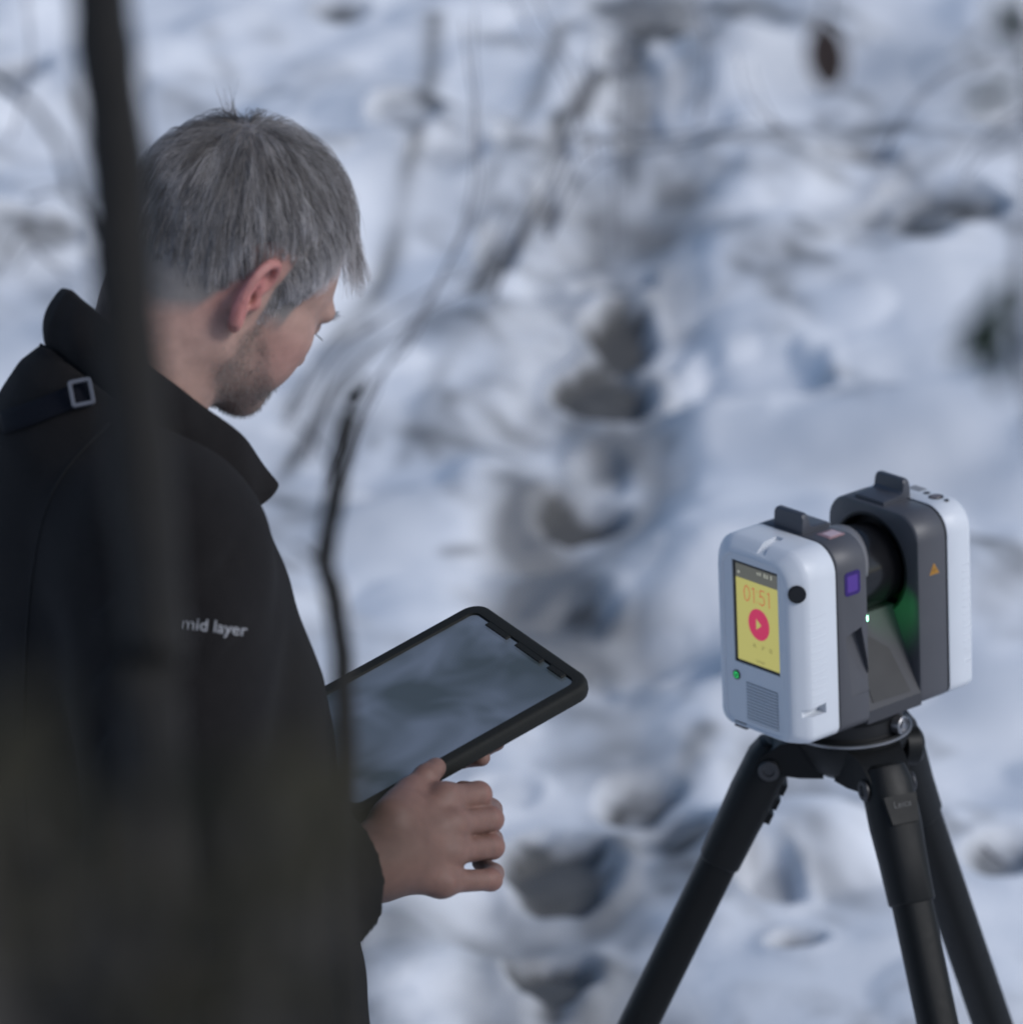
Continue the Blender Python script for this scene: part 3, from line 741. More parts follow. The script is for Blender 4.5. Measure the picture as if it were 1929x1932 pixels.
# ------------------------------------------------------------------ jacket
UK = np.array([.066, .048, .022, .0, -.045, -.09, -.14, -.22, -.35, -.5, -.62, -.80])
AK = np.array([.032, .062, .094, .120, .158, .180, .192, .196, .196, .192, .196, .200]); BK = np.array([.026, .046, .066, .082, .098, .112, .122, .136, .148, .160, .172, .178])
CK = np.array([-.030, -.028, -.022, -.016, -.010, -.004, .0, .010, .012, .012, .006, .0])
cuffR = (WRR-ELR)/np.linalg.norm(WRR-ELR); cuffL = (WRL-ELL_)/np.linalg.norm(WRL-ELL_)
EPR = WRR-cuffR*.050; EPL = WRL-cuffL*.03
sag = np.array([0, 0, -.018])
folds = []
def S_(t, a, side=0.0, out=.07): pass
_mid = (SHR+ELR)/2
def fold(p0, p1, amp, wd): folds.append((p0, p1, amp, wd))
cd = -ray(345, 1300); cd /= np.linalg.norm(cd)
for (a, b_, amp, wd) in (((210, 1130), (330, 1260), .006, .016), ((200, 1260), (330, 1380), .006, .015), ((190, 1400), (300, 1480), .007, .014), ((200, 1560), (330, 1530), .008, .016),
                         ((230, 1640), (420, 1540), .008, .014), ((300, 1700), (450, 1600), .006, .012), ((400, 1700), (500, 1570), .006, .012), ((500, 1720), (560, 1600), .006, .012),
                         ((600, 1740), (640, 1600), .006, .012), ((260, 960), (420, 1060), .004, .02), ((300, 1080), (450, 1200), .004, .018), ((120, 1050), (90, 1400), -.006, .016), ((60, 1200), (70, 1600), .005, .02)):
    fold(P(*a, 4.44*DS), P(*b_, 4.44*DS), amp, wd*1.6)
def jacket_fn(p):
    q = to_body(p); r, f, u = q[:, 0], q[:, 1], q[:, 2]
    a = np.interp(u, UK[::-1], AK[::-1]); b_ = np.interp(u, UK[::-1], BK[::-1]); c = np.interp(u, UK[::-1], CK[::-1])
    k = np.sqrt((r/a)**2+((f-c)/b_)**2); d = (k-1)*np.minimum(a, b_)
    d = np.maximum(d, (u-.014+1.05*f)*.69); d = np.maximum(d, u-.070); d = np.maximum(d, -.78-u)
    d = d*DS*.85
    d = smin(d, cone(p, SHR-.005*UP, ELR, .074*DS, .064*DS), .055)
    fr = smin(cone(p, ELR, EPR+cuffR*.03, .064*DS, .043*DS), cone(p, ELR+sag, EPR+cuffR*.03+sag*1.3, .058*DS, .044*DS), .02)
    fr = np.maximum(fr, (p-EPR.astype(np.float32))@cuffR); d = smin(d, fr, .03)
    d = smin(d, cone(p, SHL-.005*UP, ELL_, .074*DS, .062*DS), .055)
    fl = np.maximum(cone(p, ELL_, EPL+cuffL*.03, .060*DS, .046*DS), (p-EPL.astype(np.float32))@cuffL); d = smin(d, fl, .03)
    for (a_, b2, amp, wd) in folds: d = d-1.7*amp*seg_gauss(p, a_, b2, wd)
    n_ = np.sin(p[:, 0]*38+3*np.sin(p[:, 2]*17))*np.sin(p[:, 2]*29+2*np.sin(p[:, 1]*23))
    d = d-.0016*n_
    d = smax(d, -cone(p, EPR-cuffR*.03, EPR+cuffR*.06, .036*DS, .036*DS), .004)
    return d
jl, jh = around([B(-.3, -.25, .12), B(.3, .25, -.82), B(-.3, .3, -.82), B(.3, -.25, .06), ELR, SHR, WRR, ELL_, WRL], .10)
JV, JF = sdf_mesh(jacket_fn, jl, jh, .0044)
jm = new_mesh('jacket', JV, JF, True)
jacket = link('jacket', jm, M_jacket, man)
jacket['label'] = 'dark fleece jacket with lettering on the sleeve'
jb = BVHTree.FromPolygons([Vector(v) for v in JV], [tuple(int(i) for i in f) for f in JF])
def on_jacket(px, py, lift=.0015):
    d = Vector(ray(px, py)).normalized(); h = jb.ray_cast(Vector(CAM), d)
    if h[0] is None: return None, None
    nn = np.array(h[1]); dd = np.array(d); nn = nn if nn@dd < 0 else -nn
    return np.array(h[0])+nn*lift, nn
# collar: two edges lofted, thick cloth
top_r = [Q(132, 546, .0), Q(178, 582, .030), Q(255, 664, .056), Q(345, 738, .064), Q(425, 795, .062), Q(478, 850, .056), Q(522, 914, .050)]
bot_r = [Q(98, 660, .0), Q(142, 676, .030), Q(215, 745, .058), Q(302, 850, .076), Q(380, 930, .080), Q(432, 970, .072), Q(465, 965, .058)]
tip = 6
def mirror(p): k = (p-NK)@RT; return p-2*k*RT
def collar_surface():
    t = spline(top_r, 40); b_ = spline(bot_r, 40)
    t = np.vstack([np.array([mirror(q) for q in t[:0:-1]]), t]); b_ = np.vstack([np.array([mirror(q) for q in b_[:0:-1]]), b_])
    n_ = len(t); V = []; R_ = 9
    ctr0 = NK+.03*UP; inn = b_-ctr0; inn[:, 2] = 0; inn /= np.linalg.norm(inn, axis=1)[:, None]+1e-9
    V += [b_-.045*UP-.016*inn, b_-.02*UP-.005*inn]
    ctr = NK+.03*UP
    for j in range(R_):
        s = j/(R_-1); row = b_*(1-s)+t*s
        out = row-ctr; out[:, 2] = 0; out /= np.linalg.norm(out, axis=1)[:, None]+1e-9
        row = row+out*(.006*math.sin(s*math.pi))[:, None] if False else row+out*(.007*math.sin(s*math.pi))
        row = row+out*(.0015*np.sin(np.arange(n_)*.55+s*2))[:, None]
        V.append(row)
    V = np.array(V); R_ += 2; idx = np.arange(R_*n_).reshape(R_, n_)
    F = np.stack([idx[:-1, :-1], idx[:-1, 1:], idx[1:, 1:], idx[1:, :-1]], -1).reshape(-1, 4)
    return V.reshape(-1, 3), F
cV, cF = collar_surface()
collar = link('collar', new_mesh('collar', cV, cF, True), M_collar, jacket)
md = collar.modifiers.new('thick', 'SOLIDIFY'); md.thickness = .007; md.offset = 0
md = collar.modifiers.new('sub', 'SUBSURF'); md.levels = 1; md.render_levels = 1
# armhole seam, strap and buckle, lettering
sp = [on_jacket(*q, .0004)[0] for q in spline([(205, 800), (130, 880), (88, 960), (62, 1080), (50, 1220), (46, 1380), (52, 1560), (70, 1720)], 60)]
sp = np.array([q for q in sp if q is not None])
if len(sp) > 3: link('seam', new_mesh('seam', *tube(sp, .0011, 6)), M_seam, jacket)
def ribbon(path, wpx, lift, thick):
    V = []; F = []; path = spline(path, 26); tg = np.gradient(path, axis=0); tg /= np.linalg.norm(tg, axis=1)[:, None]
    rows = []
    for (x, y), t in zip(path, tg):
        row = [on_jacket(x-t[1]*wpx*k, y+t[0]*wpx*k, lift) for k in (-.5, -.25, 0, .25, .5)]
        if any(r[0] is None for r in row): continue
        rows.append([r[0] for r in row])
    rows = np.array(rows); n_ = len(rows); idx = np.arange(n_*5).reshape(n_, 5)
    return rows.reshape(-1, 3), np.stack([idx[:-1, :-1], idx[:-1, 1:], idx[1:, 1:], idx[1:, :-1]], -1).reshape(-1, 4)
rv, rf = ribbon([(5, 800), (60, 782), (110, 762), (150, 748), (172, 742)], 42, .002, .002)
st = link('shoulder_strap', new_mesh('shoulder_strap', rv, rf), M_strap, jacket); md = st.modifiers.new('t', 'SOLIDIFY'); md.thickness = .002; md.offset = 0
bc, bn = on_jacket(156, 748, .0075)
if bc is not None:
    bn = bn+.9*(CAM-bc)/np.linalg.norm(CAM-bc); bn /= np.linalg.norm(bn)
    ex = P(180, 742, 4.5*DS)-P(132, 752, 4.5*DS); ex -= bn*(ex@bn); ex /= np.linalg.norm(ex); ey = np.cross(bn, ex)
    def fr(wd, hg, r, z): return [bc+ex*x+ey*y+bn*z for x, y in rrect(-wd/2, wd/2, -hg/2, hg/2, r, r, 4)]
    w0, h0 = .0190*DS, .0225*DS
    secs = [fr(w0, h0, .003, -.0015), fr(w0, h0, .003, .001), fr(w0-.001, h0-.001, .0028, .0018), fr(w0-.0062, h0-.0062, .0012, .0018), fr(w0-.007, h0-.007, .001, .001), fr(w0-.007, h0-.007, .001, -.0015)]
    bv, bf = loft(secs, False, False); n_ = len(secs[0])
    bf += [(5*n_+k, 5*n_+(k+1) % n_, (k+1) % n_, k) for k in range(n_)]
    link('buckle', new_mesh('buckle', bv, bf), M_buckle, jacket); sharp_smooth(bpy.data.meshes['buckle'], 40)
tv, tf = text_mesh('mid layer', 1.0)
tx0, tx1 = tv[:, 0].min(), tv[:, 0].max(); tv = tv.copy()
sc_ = 119/(tx1-tx0); out = []
for q in tv:
    x = (q[0]-(tx0+tx1)/2)*sc_; y = -q[1]*sc_*1.0; a = rad(7)
    out.append((405+x*math.cos(a)-y*math.sin(a), 1183+x*math.sin(a)+y*math.cos(a)))
lp = [on_jacket(x, y, .0012)[0] for x, y in out]
if all(q is not None for q in lp):
    lo_ = link('lettering', new_mesh('lettering', np.array(lp), tf, False), M_print, jacket); md = lo_.modifiers.new('t', 'SOLIDIFY'); md.thickness = .0008

# ------------------------------------------------------------------ trousers and boots
HIPR = B(.095, .02, -.72); HIPL = B(-.095, .02, -.72)
def ground_at(q): return float(base_z(q[1]))
ANR = B(.12, .00, 0); ANR[2] = ground_at(ANR)+.09; ANL = B(-.13, .04, 0); ANL[2] = ground_at(ANL)+.09
KNR = (HIPR+ANR)/2+.03*FW; KNL = (HIPL+ANL)/2+.035*FW
def trouser_fn(p):
    d = ell(p, B(0, .02, -.74), (.14*DS, .105*DS, .12*DS))
    for h_, k_, a in ((HIPR, KNR, ANR), (HIPL, KNL, ANL)):
        d = smin(d, cone(p, h_, k_, .086, .072), .03); d = smin(d, np.maximum(cone(p, k_, a, .075, .062), -(p[:, 2]-a[2]+.03)), .03)
    n_ = np.sin(p[:, 2]*42+3*np.sin(p[:, 0]*21))*np.sin(p[:, 1]*30+p[:, 2]*11); return d-.003*n_
tl, th = around([HIPR, HIPL, ANR, ANL], .2)
tV, tF_ = sdf_mesh(trouser_fn, tl, th, .008)
link('trousers', new_mesh('trousers', tV, tF_), M_trouser, man)
for an in (ANR, ANL):
    g0 = an.copy(); g0[2] -= .09
    def boot_fn(p):
        d = cone(p, g0+.05*UP, g0+.17*UP, .055, .058)
        d = smin(d, cone(p, g0+.045*UP-.02*FW, g0+.045*UP+.17*FW, .045, .042), .03)
        return np.maximum(d, -(p[:, 2]-g0[2]+.02))
    bv, bf = sdf_mesh(boot_fn, g0-.3, g0+.3, .007)
    link('boot', new_mesh('boot', bv, bf), M_boot, man)

# ------------------------------------------------------------------ tablet
tab = thing('tablet', T(0, 0, -.008), 'tablet computer in a thick dark case held by the man', 'tablet')
def tsec(ins, u, r, ext=0): return [T(0, 0, 0)+x*tR+y*tF+u*DS*tU for x, y in rrect(-TW/2+ins, TW/2-ins, -TL/2+ins, TL/2-ins, r, r, 10)]
secs = [tsec(.006, -.0155, .014), tsec(.0015, -.0140, .017), tsec(0, -.010, .0185), tsec(0, -.004, .0185), tsec(.0012, -.0008, .0175), tsec(.0035, .0002, .0155), tsec(.0120, .0000, .009), tsec(.0132, -.0022, .007)]
cvv, cff = loft(secs, True, False)
cs = link('case', new_mesh('case', cvv, cff), M_tabcase, tab); sharp_smooth(cs.data, 50)
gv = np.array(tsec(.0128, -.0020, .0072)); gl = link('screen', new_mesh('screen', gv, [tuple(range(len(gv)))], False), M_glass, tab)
# notched lip along the far short edge
nv = []
for x0, x1 in ((-.052, -.020), (-.008, .030), (.040, .062)):
    nv.append(loft([[T(x, y, u) for x, u in ((x0, -.001), (x1, -.001), (x1-.001, .0007), (x0+.001, .0007))] for y in (.1078, .1128)]))
cl = link('lip', new_mesh('lip', *join(*nv), False), M_tabcase, cs)

# ------------------------------------------------------------------ laser scanner
SA = rad(50.6106)
SO = CAM+np.array([0.249, 5.609, -2.1357])
SMx = np.array([[math.cos(SA), -math.sin(SA), 0], [math.sin(SA), math.cos(SA), 0], [0, 0, 1.]])
def SL(V): return SO+(np.asarray(V)*.001)@SMx          # local millimetres (w, t, z) -> world
scn = thing('laser_scanner', SL([-4, 130, -104]), 'white and grey laser scanner with a lit yellow screen on the tripod', 'laser scanner')
def sp_(name, VF, material, parent=None, ang=35, label=None):
    V, F = VF; me = new_mesh(name, SL(V), F); sharp_smooth(me, ang); o = link(name, me, material, parent or scn)
    if label: o['label'] = label
    return o
W0, W1, ZB, ZT = -72, 65, -101, 108.7
def sec(t, l_, r_, tp, bt, rt=30, rb=12): return [(x, t, z) for x, z in rrect(W0+l_, W1-r_, ZB+bt, ZT-tp, rt, rb, 10)]
# towers
def tower(t0, t1, bv=3):
    return loft([sec(t0, bv, bv, bv, 1, 28, 11), sec(t0+1, bv*.35, bv*.35, bv*.35, .3, 29.3, 11.5), sec(t0+bv, 0, 0, 0, 0), sec(t1-bv, 0, 0, 0, 0), sec(t1-1, bv*.35, bv*.35, bv*.35, .3, 29.3, 11.5), sec(t1, bv, bv, bv, 1, 28, 11)])
slot = (np.array([(52, 66, 6), (52, 89, 12), (70, 89, 12), (70, 66, 6), (64.5, 74, -62), (64.5, 103, -62), (70, 103, -62), (70, 74, -62)], float), [(0, 1, 2, 3), (7, 6, 5, 4), (0, 4, 5, 1), (1, 5, 6, 2), (2, 6, 7, 3), (3, 7, 4, 0)])
t1VF = bool_cut(tower(56, 99.5), [slot])
tw1 = sp_('body', t1VF, M_grey, label='dark grey body towers with a gap between them')
tw2 = sp_('rear_tower', bool_cut(tower(172.5, 214.5), [cyl((-8, 165, 43), (-8, 196, 43), 54, n=56)]), M_grey)
wedge = [(W0+2, ZB+.4), (W1-2, ZB+.4), (W1-.8, -86), (24, 4), (-34, 4), (W0+2, -86)]
bs = sp_('base', loft([[(x, t, z) for x, z in wedge] for t in (97, 175)]), mat('base_grey_shaded', (.045, .045, .05), .5, noise=.06), ang=20)  # grey shell colour darkened to paint the shade between the towers
# ramp panel between the towers
sp_('ramp_panel', loft([[(62.2-39*s+o*.9, t, -81+84*s+o*.43) for t, s in ((104+k, 0) if False else (106, .02), (160, .0), (150, .55), (108, .95))] for o in (0, .8)], True, True), mat('ramp_plastic', (.032, .031, .031), .6, noise=.05), bs, ang=20)
sp_('gasket', loft([sec(54.3, 1.2, 1.2, 1.2, .6, 29, 11.5), sec(56.2, 1.2, 1.2, 1.2, .6, 29, 11.5)]), M_seamline)
sp_('gasket', loft([sec(214.3, 1.2, 1.2, 1.2, .6, 29, 11.5), sec(216.4, 1.2, 1.2, 1.2, .6, 29, 11.5)]), M_seamline)
# front cover, with bevelled corners and a shallow pocket
fs = [sec(54.5, .6, .6, .6, .2, 29.5, 12), sec(53.5, 0, 0, 0, 0), sec(19, 0, 0, 0, 0), sec(15.5, .9, .9, .9, .1, 29, 12), sec(11, 4.2, 4.2, 3.6, .4, 27, 12), sec(5.2, 9.8, 9.8, 8.2, 1.0, 25, 13), sec(1.6, 13.6, 13.6, 11.6, 1.6, 23, 14), sec(.3, 16.6, 16.6, 14.2, 2.2, 21, 14),
      sec(0, 19, 19, 15.6, 3, 20, 14), sec(.2, 21, 24, 15.6, 4, 19, 13), sec(1.5, 22, 26, 16.8, 5, 18, 13)]
cut_top = (np.array([(-3, -4, 98), (9, -4, 98), (-10, 38, 105.6), (1.5, 38, 105.6), (-3, -4, 118), (9, -4, 118), (-10, 38, 118), (1.5, 38, 118)], float)+np.array([4, 0, 0]), [(0, 1, 3, 2), (4, 6, 7, 5), (0, 4, 5, 1), (2, 3, 7, 6), (0, 2, 6, 4), (1, 5, 7, 3)])
cut_notch = (np.array([(57, 8, -69), (53, 36, -69), (53, 36, -58), (57, 8, -61), (75, 8, -69), (75, 36, -69), (75, 36, -58), (75, 8, -61)], float), [(0, 1, 2, 3), (7, 6, 5, 4), (0, 4, 5, 1), (1, 5, 6, 2), (2, 6, 7, 3), (3, 7, 4, 0)])
cut_disp = bbox((-36.6, -4, -28), (33.2, 3.4, 86), 0)
fc = sp_('front_cover', bool_cut(loft(fs), [cut_top, cut_notch, cut_disp]), M_white, ang=40, label='white front cover with screen, vents and grip ribs')
rs = [[(x, 270.5-t, z) for x, _, z in s] for s, t in [(q, q[0][1]) for q in (sec(54.3, .6, .6, .6, .2, 29.5, 12), sec(53.5, 0, 0, 0, 0), sec(26, 0, 0, 0, 0), sec(20.5, 1.6, 1.6, 1.6, .6, 29, 12), sec(17.2, 5, 5, 5, 2, 26, 12), sec(16, 10, 10, 10, 6, 22, 12))]]
cut_n2 = bbox((61.5, 238, -70), (75, 253, -58), 0)
rc = sp_('rear_cover', bool_cut(loft(rs), [cut_n2]), M_white, ang=40)
for cover, t0s, fl in ((fc, (17.5, 39), 1), (rc, (238, 250), -1)):
    for k in range(13):
        z = 41-k*7.9
        if cover is fc:
            v = loft([[(65+.0, t, z+dz) for dz in ()] for t in ()]) if False else None
            pathr = [(57.0, 9.6, z), (60.5, 12.8, z), (63.8, 16.2, z), (65.05, 20.5, z), (65.05, 32, z+.3), (65.0, 38.5, z+.5)]
        else:
            pathr = [(65.0, 237, z), (65.05, 244, z), (64.6, 249.5, z)]
        sp_('rib', tube(spline(pathr, 12), .65, 6), M_white, cover, ang=80)
# lens on the bevel
def bevel_disc(c, nrm, prof, n=32): return lathe(prof, np.array(c, float), np.array(nrm, float), n)
nb = np.array([.72, -.69, .05])
ln = sp_('camera_lens', bevel_disc((57.4, 6.6, 68.5), nb, [(0, 0), (9.6, 0), (9.6, 1.2), (8.6, 1.7), (8.2, 1.1), (0, 1.3)]), M_black, fc)
# display
dsp = sp_('display', bbox((-36.4, 2.6, -27.8), (33.0, 3.6, 85.8), .3, 1), M_blackm, label='lit display with yellow stopwatch screen')
def flat(name, pts, t, material, parent=None): return sp_(name, (np.array([(x, t, z) for x, z in pts], float), [tuple(range(len(pts)))]), material, parent or dsp)
flat('screen_page', [(-32, -24.5), (32.4, -24.5), (32.4, 67.5), (-32, 67.5)], 2.50, M_scr)
flat('title_bar', [(-32, 67.6), (32.4, 67.6), (32.4, 83), (-32, 83)], 2.50, M_scrbar)
def ftext(body, size, x, z, t, material, name, sx=1.0):
    v, f = text_mesh(body, size); return sp_(name, (np.stack([x+v[:, 0]*sx, np.full(len(v), t), z+v[:, 1]], -1), f), material, dsp)
# thin seven-stroke digits
def stroke(pts, wd, name, material, t=2.36):
    parts = []
    for a, b_ in zip(pts[:-1], pts[1:]):
        a = np.array(a, float); b_ = np.array(b_, float); d = (b_-a)/np.linalg.norm(b_-a); nn = np.array([-d[1], d[0]])*wd/2; e = d*wd*.4
        q = [a-e-nn, b_+e-nn, b_+e+nn, a-e+nn]; parts.append((np.array([(x, t, z) for x, z in q]), [(0, 1, 2, 3)]))
    return join(*parts)
dg = []
zc, hh = 52.5, 8.2
def arc(cx, cz, rx, rz, a0, a1, n=14): return [(cx+rx*math.cos(rad(a0+(a1-a0)*i/n)), cz+rz*math.sin(rad(a0+(a1-a0)*i/n))) for i in range(n+1)]
dg.append(stroke(arc(-15.5, zc, 4.2, hh, 0, 360, 24), 1.05, '', None))
dg.append(stroke([(-7.4, zc+hh-1.6), (-4.6, zc+hh), (-4.6, zc-hh)], 1.05, '', None))
dg.append(stroke([(15.8, zc+hh-1.6), (18.6, zc+hh), (18.6, zc-hh)], 1.05, '', None))
dg.append(stroke([(11.3, zc+hh), (5.4, zc+hh), (4.8, zc+.6)]+arc(7.4, zc-3.0, 4.0, 5.0, 130, -140, 14), 1.05, '', None))
for zz in (zc+5.4, zc-6.4): dg.append((np.array([(.6+.7*math.cos(q), 2.36, zz+.7*math.sin(q)) for q in np.linspace(0, 2*math.pi, 9)[:-1]]), [tuple(range(8))]))
sp_('clock_digits', join(*dg), M_scrred, dsp)
pb = flat('play_button', arc(1.8, 21.5, 16.2, 17.4, 0, 360, 48)[:-1], 2.36, M_scrpink)
flat('play_arrow', [(-2.2, 27.6), (5.8, 21.4), (-2.2, 15.2)], 2.24, M_scr, pb)
sp_('icon', stroke([(-8.2, -5), (-6, -1.2), (-3.8, -5), (-6.4, -3.6)], .6, '', None), M_scrdark, dsp)
sp_('icon', stroke([(5.2, -5.2), (9.8, -1), (7.2, -3.4), (5.6, -1.4)], .6, '', None), M_scrdark, dsp)
sp_('icon', stroke([(17.4, -6), (17.4, -2), (20.6, -1.6), (20.6, -5.6), (18.6, -4.2)], .6, '', None), M_scrdark, dsp)
ftext('Settings', 4.2, 2.4, -19.6, 2.40, M_scrdark, 'caption')
for k, (x, hgt) in enumerate(((1.0, 1.6), (4.8, 1.6), (11.6, 2.4), (15.6, 2.4), (21.6, 2.2))):
    flat('status_icon', [(x, 78.6-hgt), (x+2.2, 78.6-hgt), (x+2.2, 78.6+hgt*(.4 if k in (3, 0) else 1)), (x, 78.6+hgt)], 2.36, M_scrpale)
flat('menu_icon', [(-29, 72.2), (-25.8, 72.2), (-25.8, 75), (-29, 75)], 2.36, M_scrpale)
# power button
pw = sp_('power_button', cyl((-34, 2.6, -43), (-34, .4, -43), 5.4, 5.2, 28), M_blackm, fc)
sp_('power_symbol', join(stroke(arc(-34, -43, 2.9, 2.9, 60, -240, 22), .75, '', None, .25), stroke([(-34, -42.4), (-34, -39.2)], .75, '', None, .25)), M_green, pw)
# speaker grille: proud slats with dark recess between
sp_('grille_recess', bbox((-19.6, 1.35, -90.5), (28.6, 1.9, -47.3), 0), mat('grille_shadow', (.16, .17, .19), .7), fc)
for k in range(12):
    z = -49.3-k*3.55
    sp_('grille_slat', bbox((-19.4, .15, z-1.05), (28.4, 1.7, z+1.05), .45, 2), M_white, fc, ang=60)
sp_('connector_cover', bbox((-39.5, .6, -102.2), (-21.0, 8, -95.6), .8, 2), mat('dark_rubber_plug', (.05, .045, .048), .6), fc)
# infrared camera window on the side
iv = sp_('infrared_window', loft([[(x, t, z) for t, z in rrect(66.5, 88.5, 50.5, 77, 4.5, 4.5, 5)] for x in (63.5, 65.7)]), M_ir, tw1, ang=60)
sp_('window_glass', loft([[(x, t, z) for t, z in rrect(70, 84.5, 54.5, 72.5, 1.5, 1.5, 4)] for x in (65.5, 66.0)]), M_ir2, iv, ang=60)
# top window
tp = sp_('top_window_frame', bbox((20.5, 69, 107.6), (41, 91.5, 109.3), .5, 2), M_pinkf, tw1)
sp_('top_window', bbox((25, 73.5, 108.4), (38.6, 89, 109.7), .3, 1), M_pink, tp)
# tabs (lifting lips): plate and upright fin
def tab_piece(t_fin, t_plate, s):
    prof = [(t_fin, 0), (t_fin, 6), (t_fin+s*1.2, 20.5), (t_fin+s*3.2, 22), (t_fin+s*7.5, 22), (t_fin+s*9.0, 20.5), (t_fin+s*11, 9.5), (t_fin+s*14, 6.6), (t_plate-s*3, 5.2), (t_plate, 4.2), (t_plate, 0)]
    ws = [(-32.5, .82), (-31, .95), (-29, 1.), (7, 1.), (9.2, .95), (10.8, .82)]
    return loft([[(x, t, ZT-.4+z*k) for t, z in prof] for x, k in ws])
sp_('lifting_tab', tab_piece(59, 97.8, 1), M_tab, tw1, ang=30)
sp_('lifting_tab', (lambda vf: (vf[0]-np.array([2.5, 0, 0]), vf[1]))(tab_piece(217, 178.5, -1)), M_tab, tw2, ang=30)
# markings on the far cover
sp_('label_plate', bbox((-15, 236, 108.4), (3, 247, 109.1), 0), mat('label_grey', (.28, .28, .29), .5), rc)
sp_('bubble_level', cyl((28, 236, 107.8), (28, 236, 109.3), 8.2, 8.0, 32), M_blackm, rc)
sp_('level_glass', cyl((28, 236, 109.0), (28, 236, 109.7), 6.4, 6.0, 32), mat('level_fluid', (.16, .12, .11), .15), rc)
sp_('screw', cyl((12, 238, 107.8), (12, 238, 109.2), 4.0, 3.8, 20), M_dull, rc)
sp_('screw', cyl((43, 237, 107.8), (43, 237, 109.1), 2.6, 2.5, 20), M_dull, rc)
# warning triangle
wt = sp_('warning_sign', (np.array([(65.25, 188.6, 42.0), (65.25, 202.6, 42.0), (65.25, 195.2, 54.2)]), [(0, 1, 2)]), M_orange, tw2)
sp_('warning_border', join(*[stroke([(190.6, 43.3), (200.2, 43.3), (195.2, 51.4), (190.6, 43.3)], .55, '', None)]), M_orangeb, wt)
_o = [o for o in wt.children][0]; _v = np.array([v.co[:] for v in _o.data.vertices])
_l = (_v-SO)@SMx.T*1000; _l = np.stack([np.full(len(_l), 65.4), _l[:, 0], _l[:, 2]], -1); _o.data.vertices.foreach_set('co', SL(_l).astype(np.float32).ravel())
_ray = join(*[stroke([(195.3+.6*math.cos(q), 46+.6*math.sin(q)), (195.3+2.3*math.cos(q), 46+2.3*math.sin(q))], .4, '', None) for q in np.linspace(0, 2*math.pi, 9)[:-1]])
sp_('warning_symbol', (np.stack([np.full(len(_ray[0]), 65.4), _ray[0][:, 0], _ray[0][:, 2]], -1), _ray[1]), M_orangeb, wt)
# rotating mirror drum
rgp = [(54, 0), (56.2, 0), (56.2, 1.2), (54, 1.6), (52.5, .6), (52.5, 22), (0, 22)]
sp_('mirror_opening', lathe(rgp, (-8, 172.2, 43), (0, 1, 0), 56), M_blackm, tw2)
dr = sp_('mirror_drum', lathe([(0, 0), (44, 0), (47, 2), (47, 40), (44, 78), (0, 78)], (-8, 98, 43), (0, 1, 0), 48), M_black)
shell = []
for i in range(24):
    pass
aa = np.linspace(rad(12), rad(150), 26); tt_ = np.linspace(98.5, 140, 8)
Vs = []; 
for k, t in enumerate(tt_):
    for a in aa:
        lim = 118+22*max(0, math.sin(a)); Vs.append((-8+50*math.cos(a), 98.5+(lim-98.5)*k/7, 43+50*math.sin(a)))
idx = np.arange(8*26).reshape(8, 26); Fs = [tuple(int(v) for v in q) for q in np.stack([idx[:-1, :-1], idx[:-1, 1:], idx[1:, 1:], idx[1:, :-1]], -1).reshape(-1, 4)]
sh = sp_('drum_shell', (np.array(Vs), Fs), mat('drum_shell_grey', (.17, .17, .18), .45), dr, ang=80); md = sh.modifiers.new('t', 'SOLIDIFY'); md.thickness = .003
led = sp_('status_lamp', bbox((58, 99.3, 14.5), (62.5, 101.2, 20.5), .4, 2), M_laser, tw1)
gl_ = bpy.data.lights.new('status_lamp_glow', 'SPOT'); gl_.energy = .10; gl_.color = (.02, 1, .16); gl_.spot_size = rad(66); gl_.spot_blend = 1.0; gl_.shadow_soft_size = .003
go = bpy.data.objects.new('status_lamp_glow', gl_); COL.objects.link(go); go.location = SL([56, 103, 17])
_d = Vector(SL([33, 172, -2])-SL([56, 103, 17])); go.rotation_euler = (-_d).to_track_quat('Z', 'Y').to_euler()
# neck and clamp
nkp = sp_('mount', lathe([(0, 0), (59, 0), (61.5, -4), (60, -9), (57, -12), (57, -26), (60, -28), (0, -28)], (-4, 133, -99), (0, 0, 1), 56), M_blackm)

# ------------------------------------------------------------------ tripod
AX = SL([-4, 133, 0]); ZR = SO[2]-.127                     # platform axis, ring height
tri = thing('tripod', (AX[0], AX[1], float(base_z(AX[1]))), 'black carbon tripod carrying the white scanner', 'tripod')
def tp_(name, VF, material, parent=None, ang=40):
    me = new_mesh(name, *VF); sharp_smooth(me, ang); return link(name, me, material, parent or tri)
C0 = np.array([AX[0], AX[1], ZR])
plat = tp_('platform', lathe([(0, .0), (.0635, 0), (.0650, -.003), (.0645, -.012), (.060, -.022), (.052, -.040), (.035, -.052), (0, -.054)], C0, (0, 0, 1), 64), M_tripod)
tp_('trim_ring', lathe([(.0636, -.0015), (.0662, -.0020), (.0664, -.0042), (.0640, -.0048)], C0, (0, 0, 1), 64), M_metal, plat)
def on_cyl(xoff, r, z):
    return np.array([AX[0]+xoff, AX[1]-math.sqrt(r*r-xoff*xoff), z])
kn = on_cyl(.046, .058, SO[2]-.1165); kd = np.array([kn[0]-AX[0], kn[1]-AX[1], 0]); kd /= np.linalg.norm(kd)
lk = tp_('locking_screw', lathe([(0, 0), (.0095, 0), (.0100, .003), (.0100, .010), (.0082, .0112), (.0074, .0098), (.0074, .0088), (.0042, .0088), (.0038, .0112), (0, .0114)], kn, kd, 28), M_metal, plat)
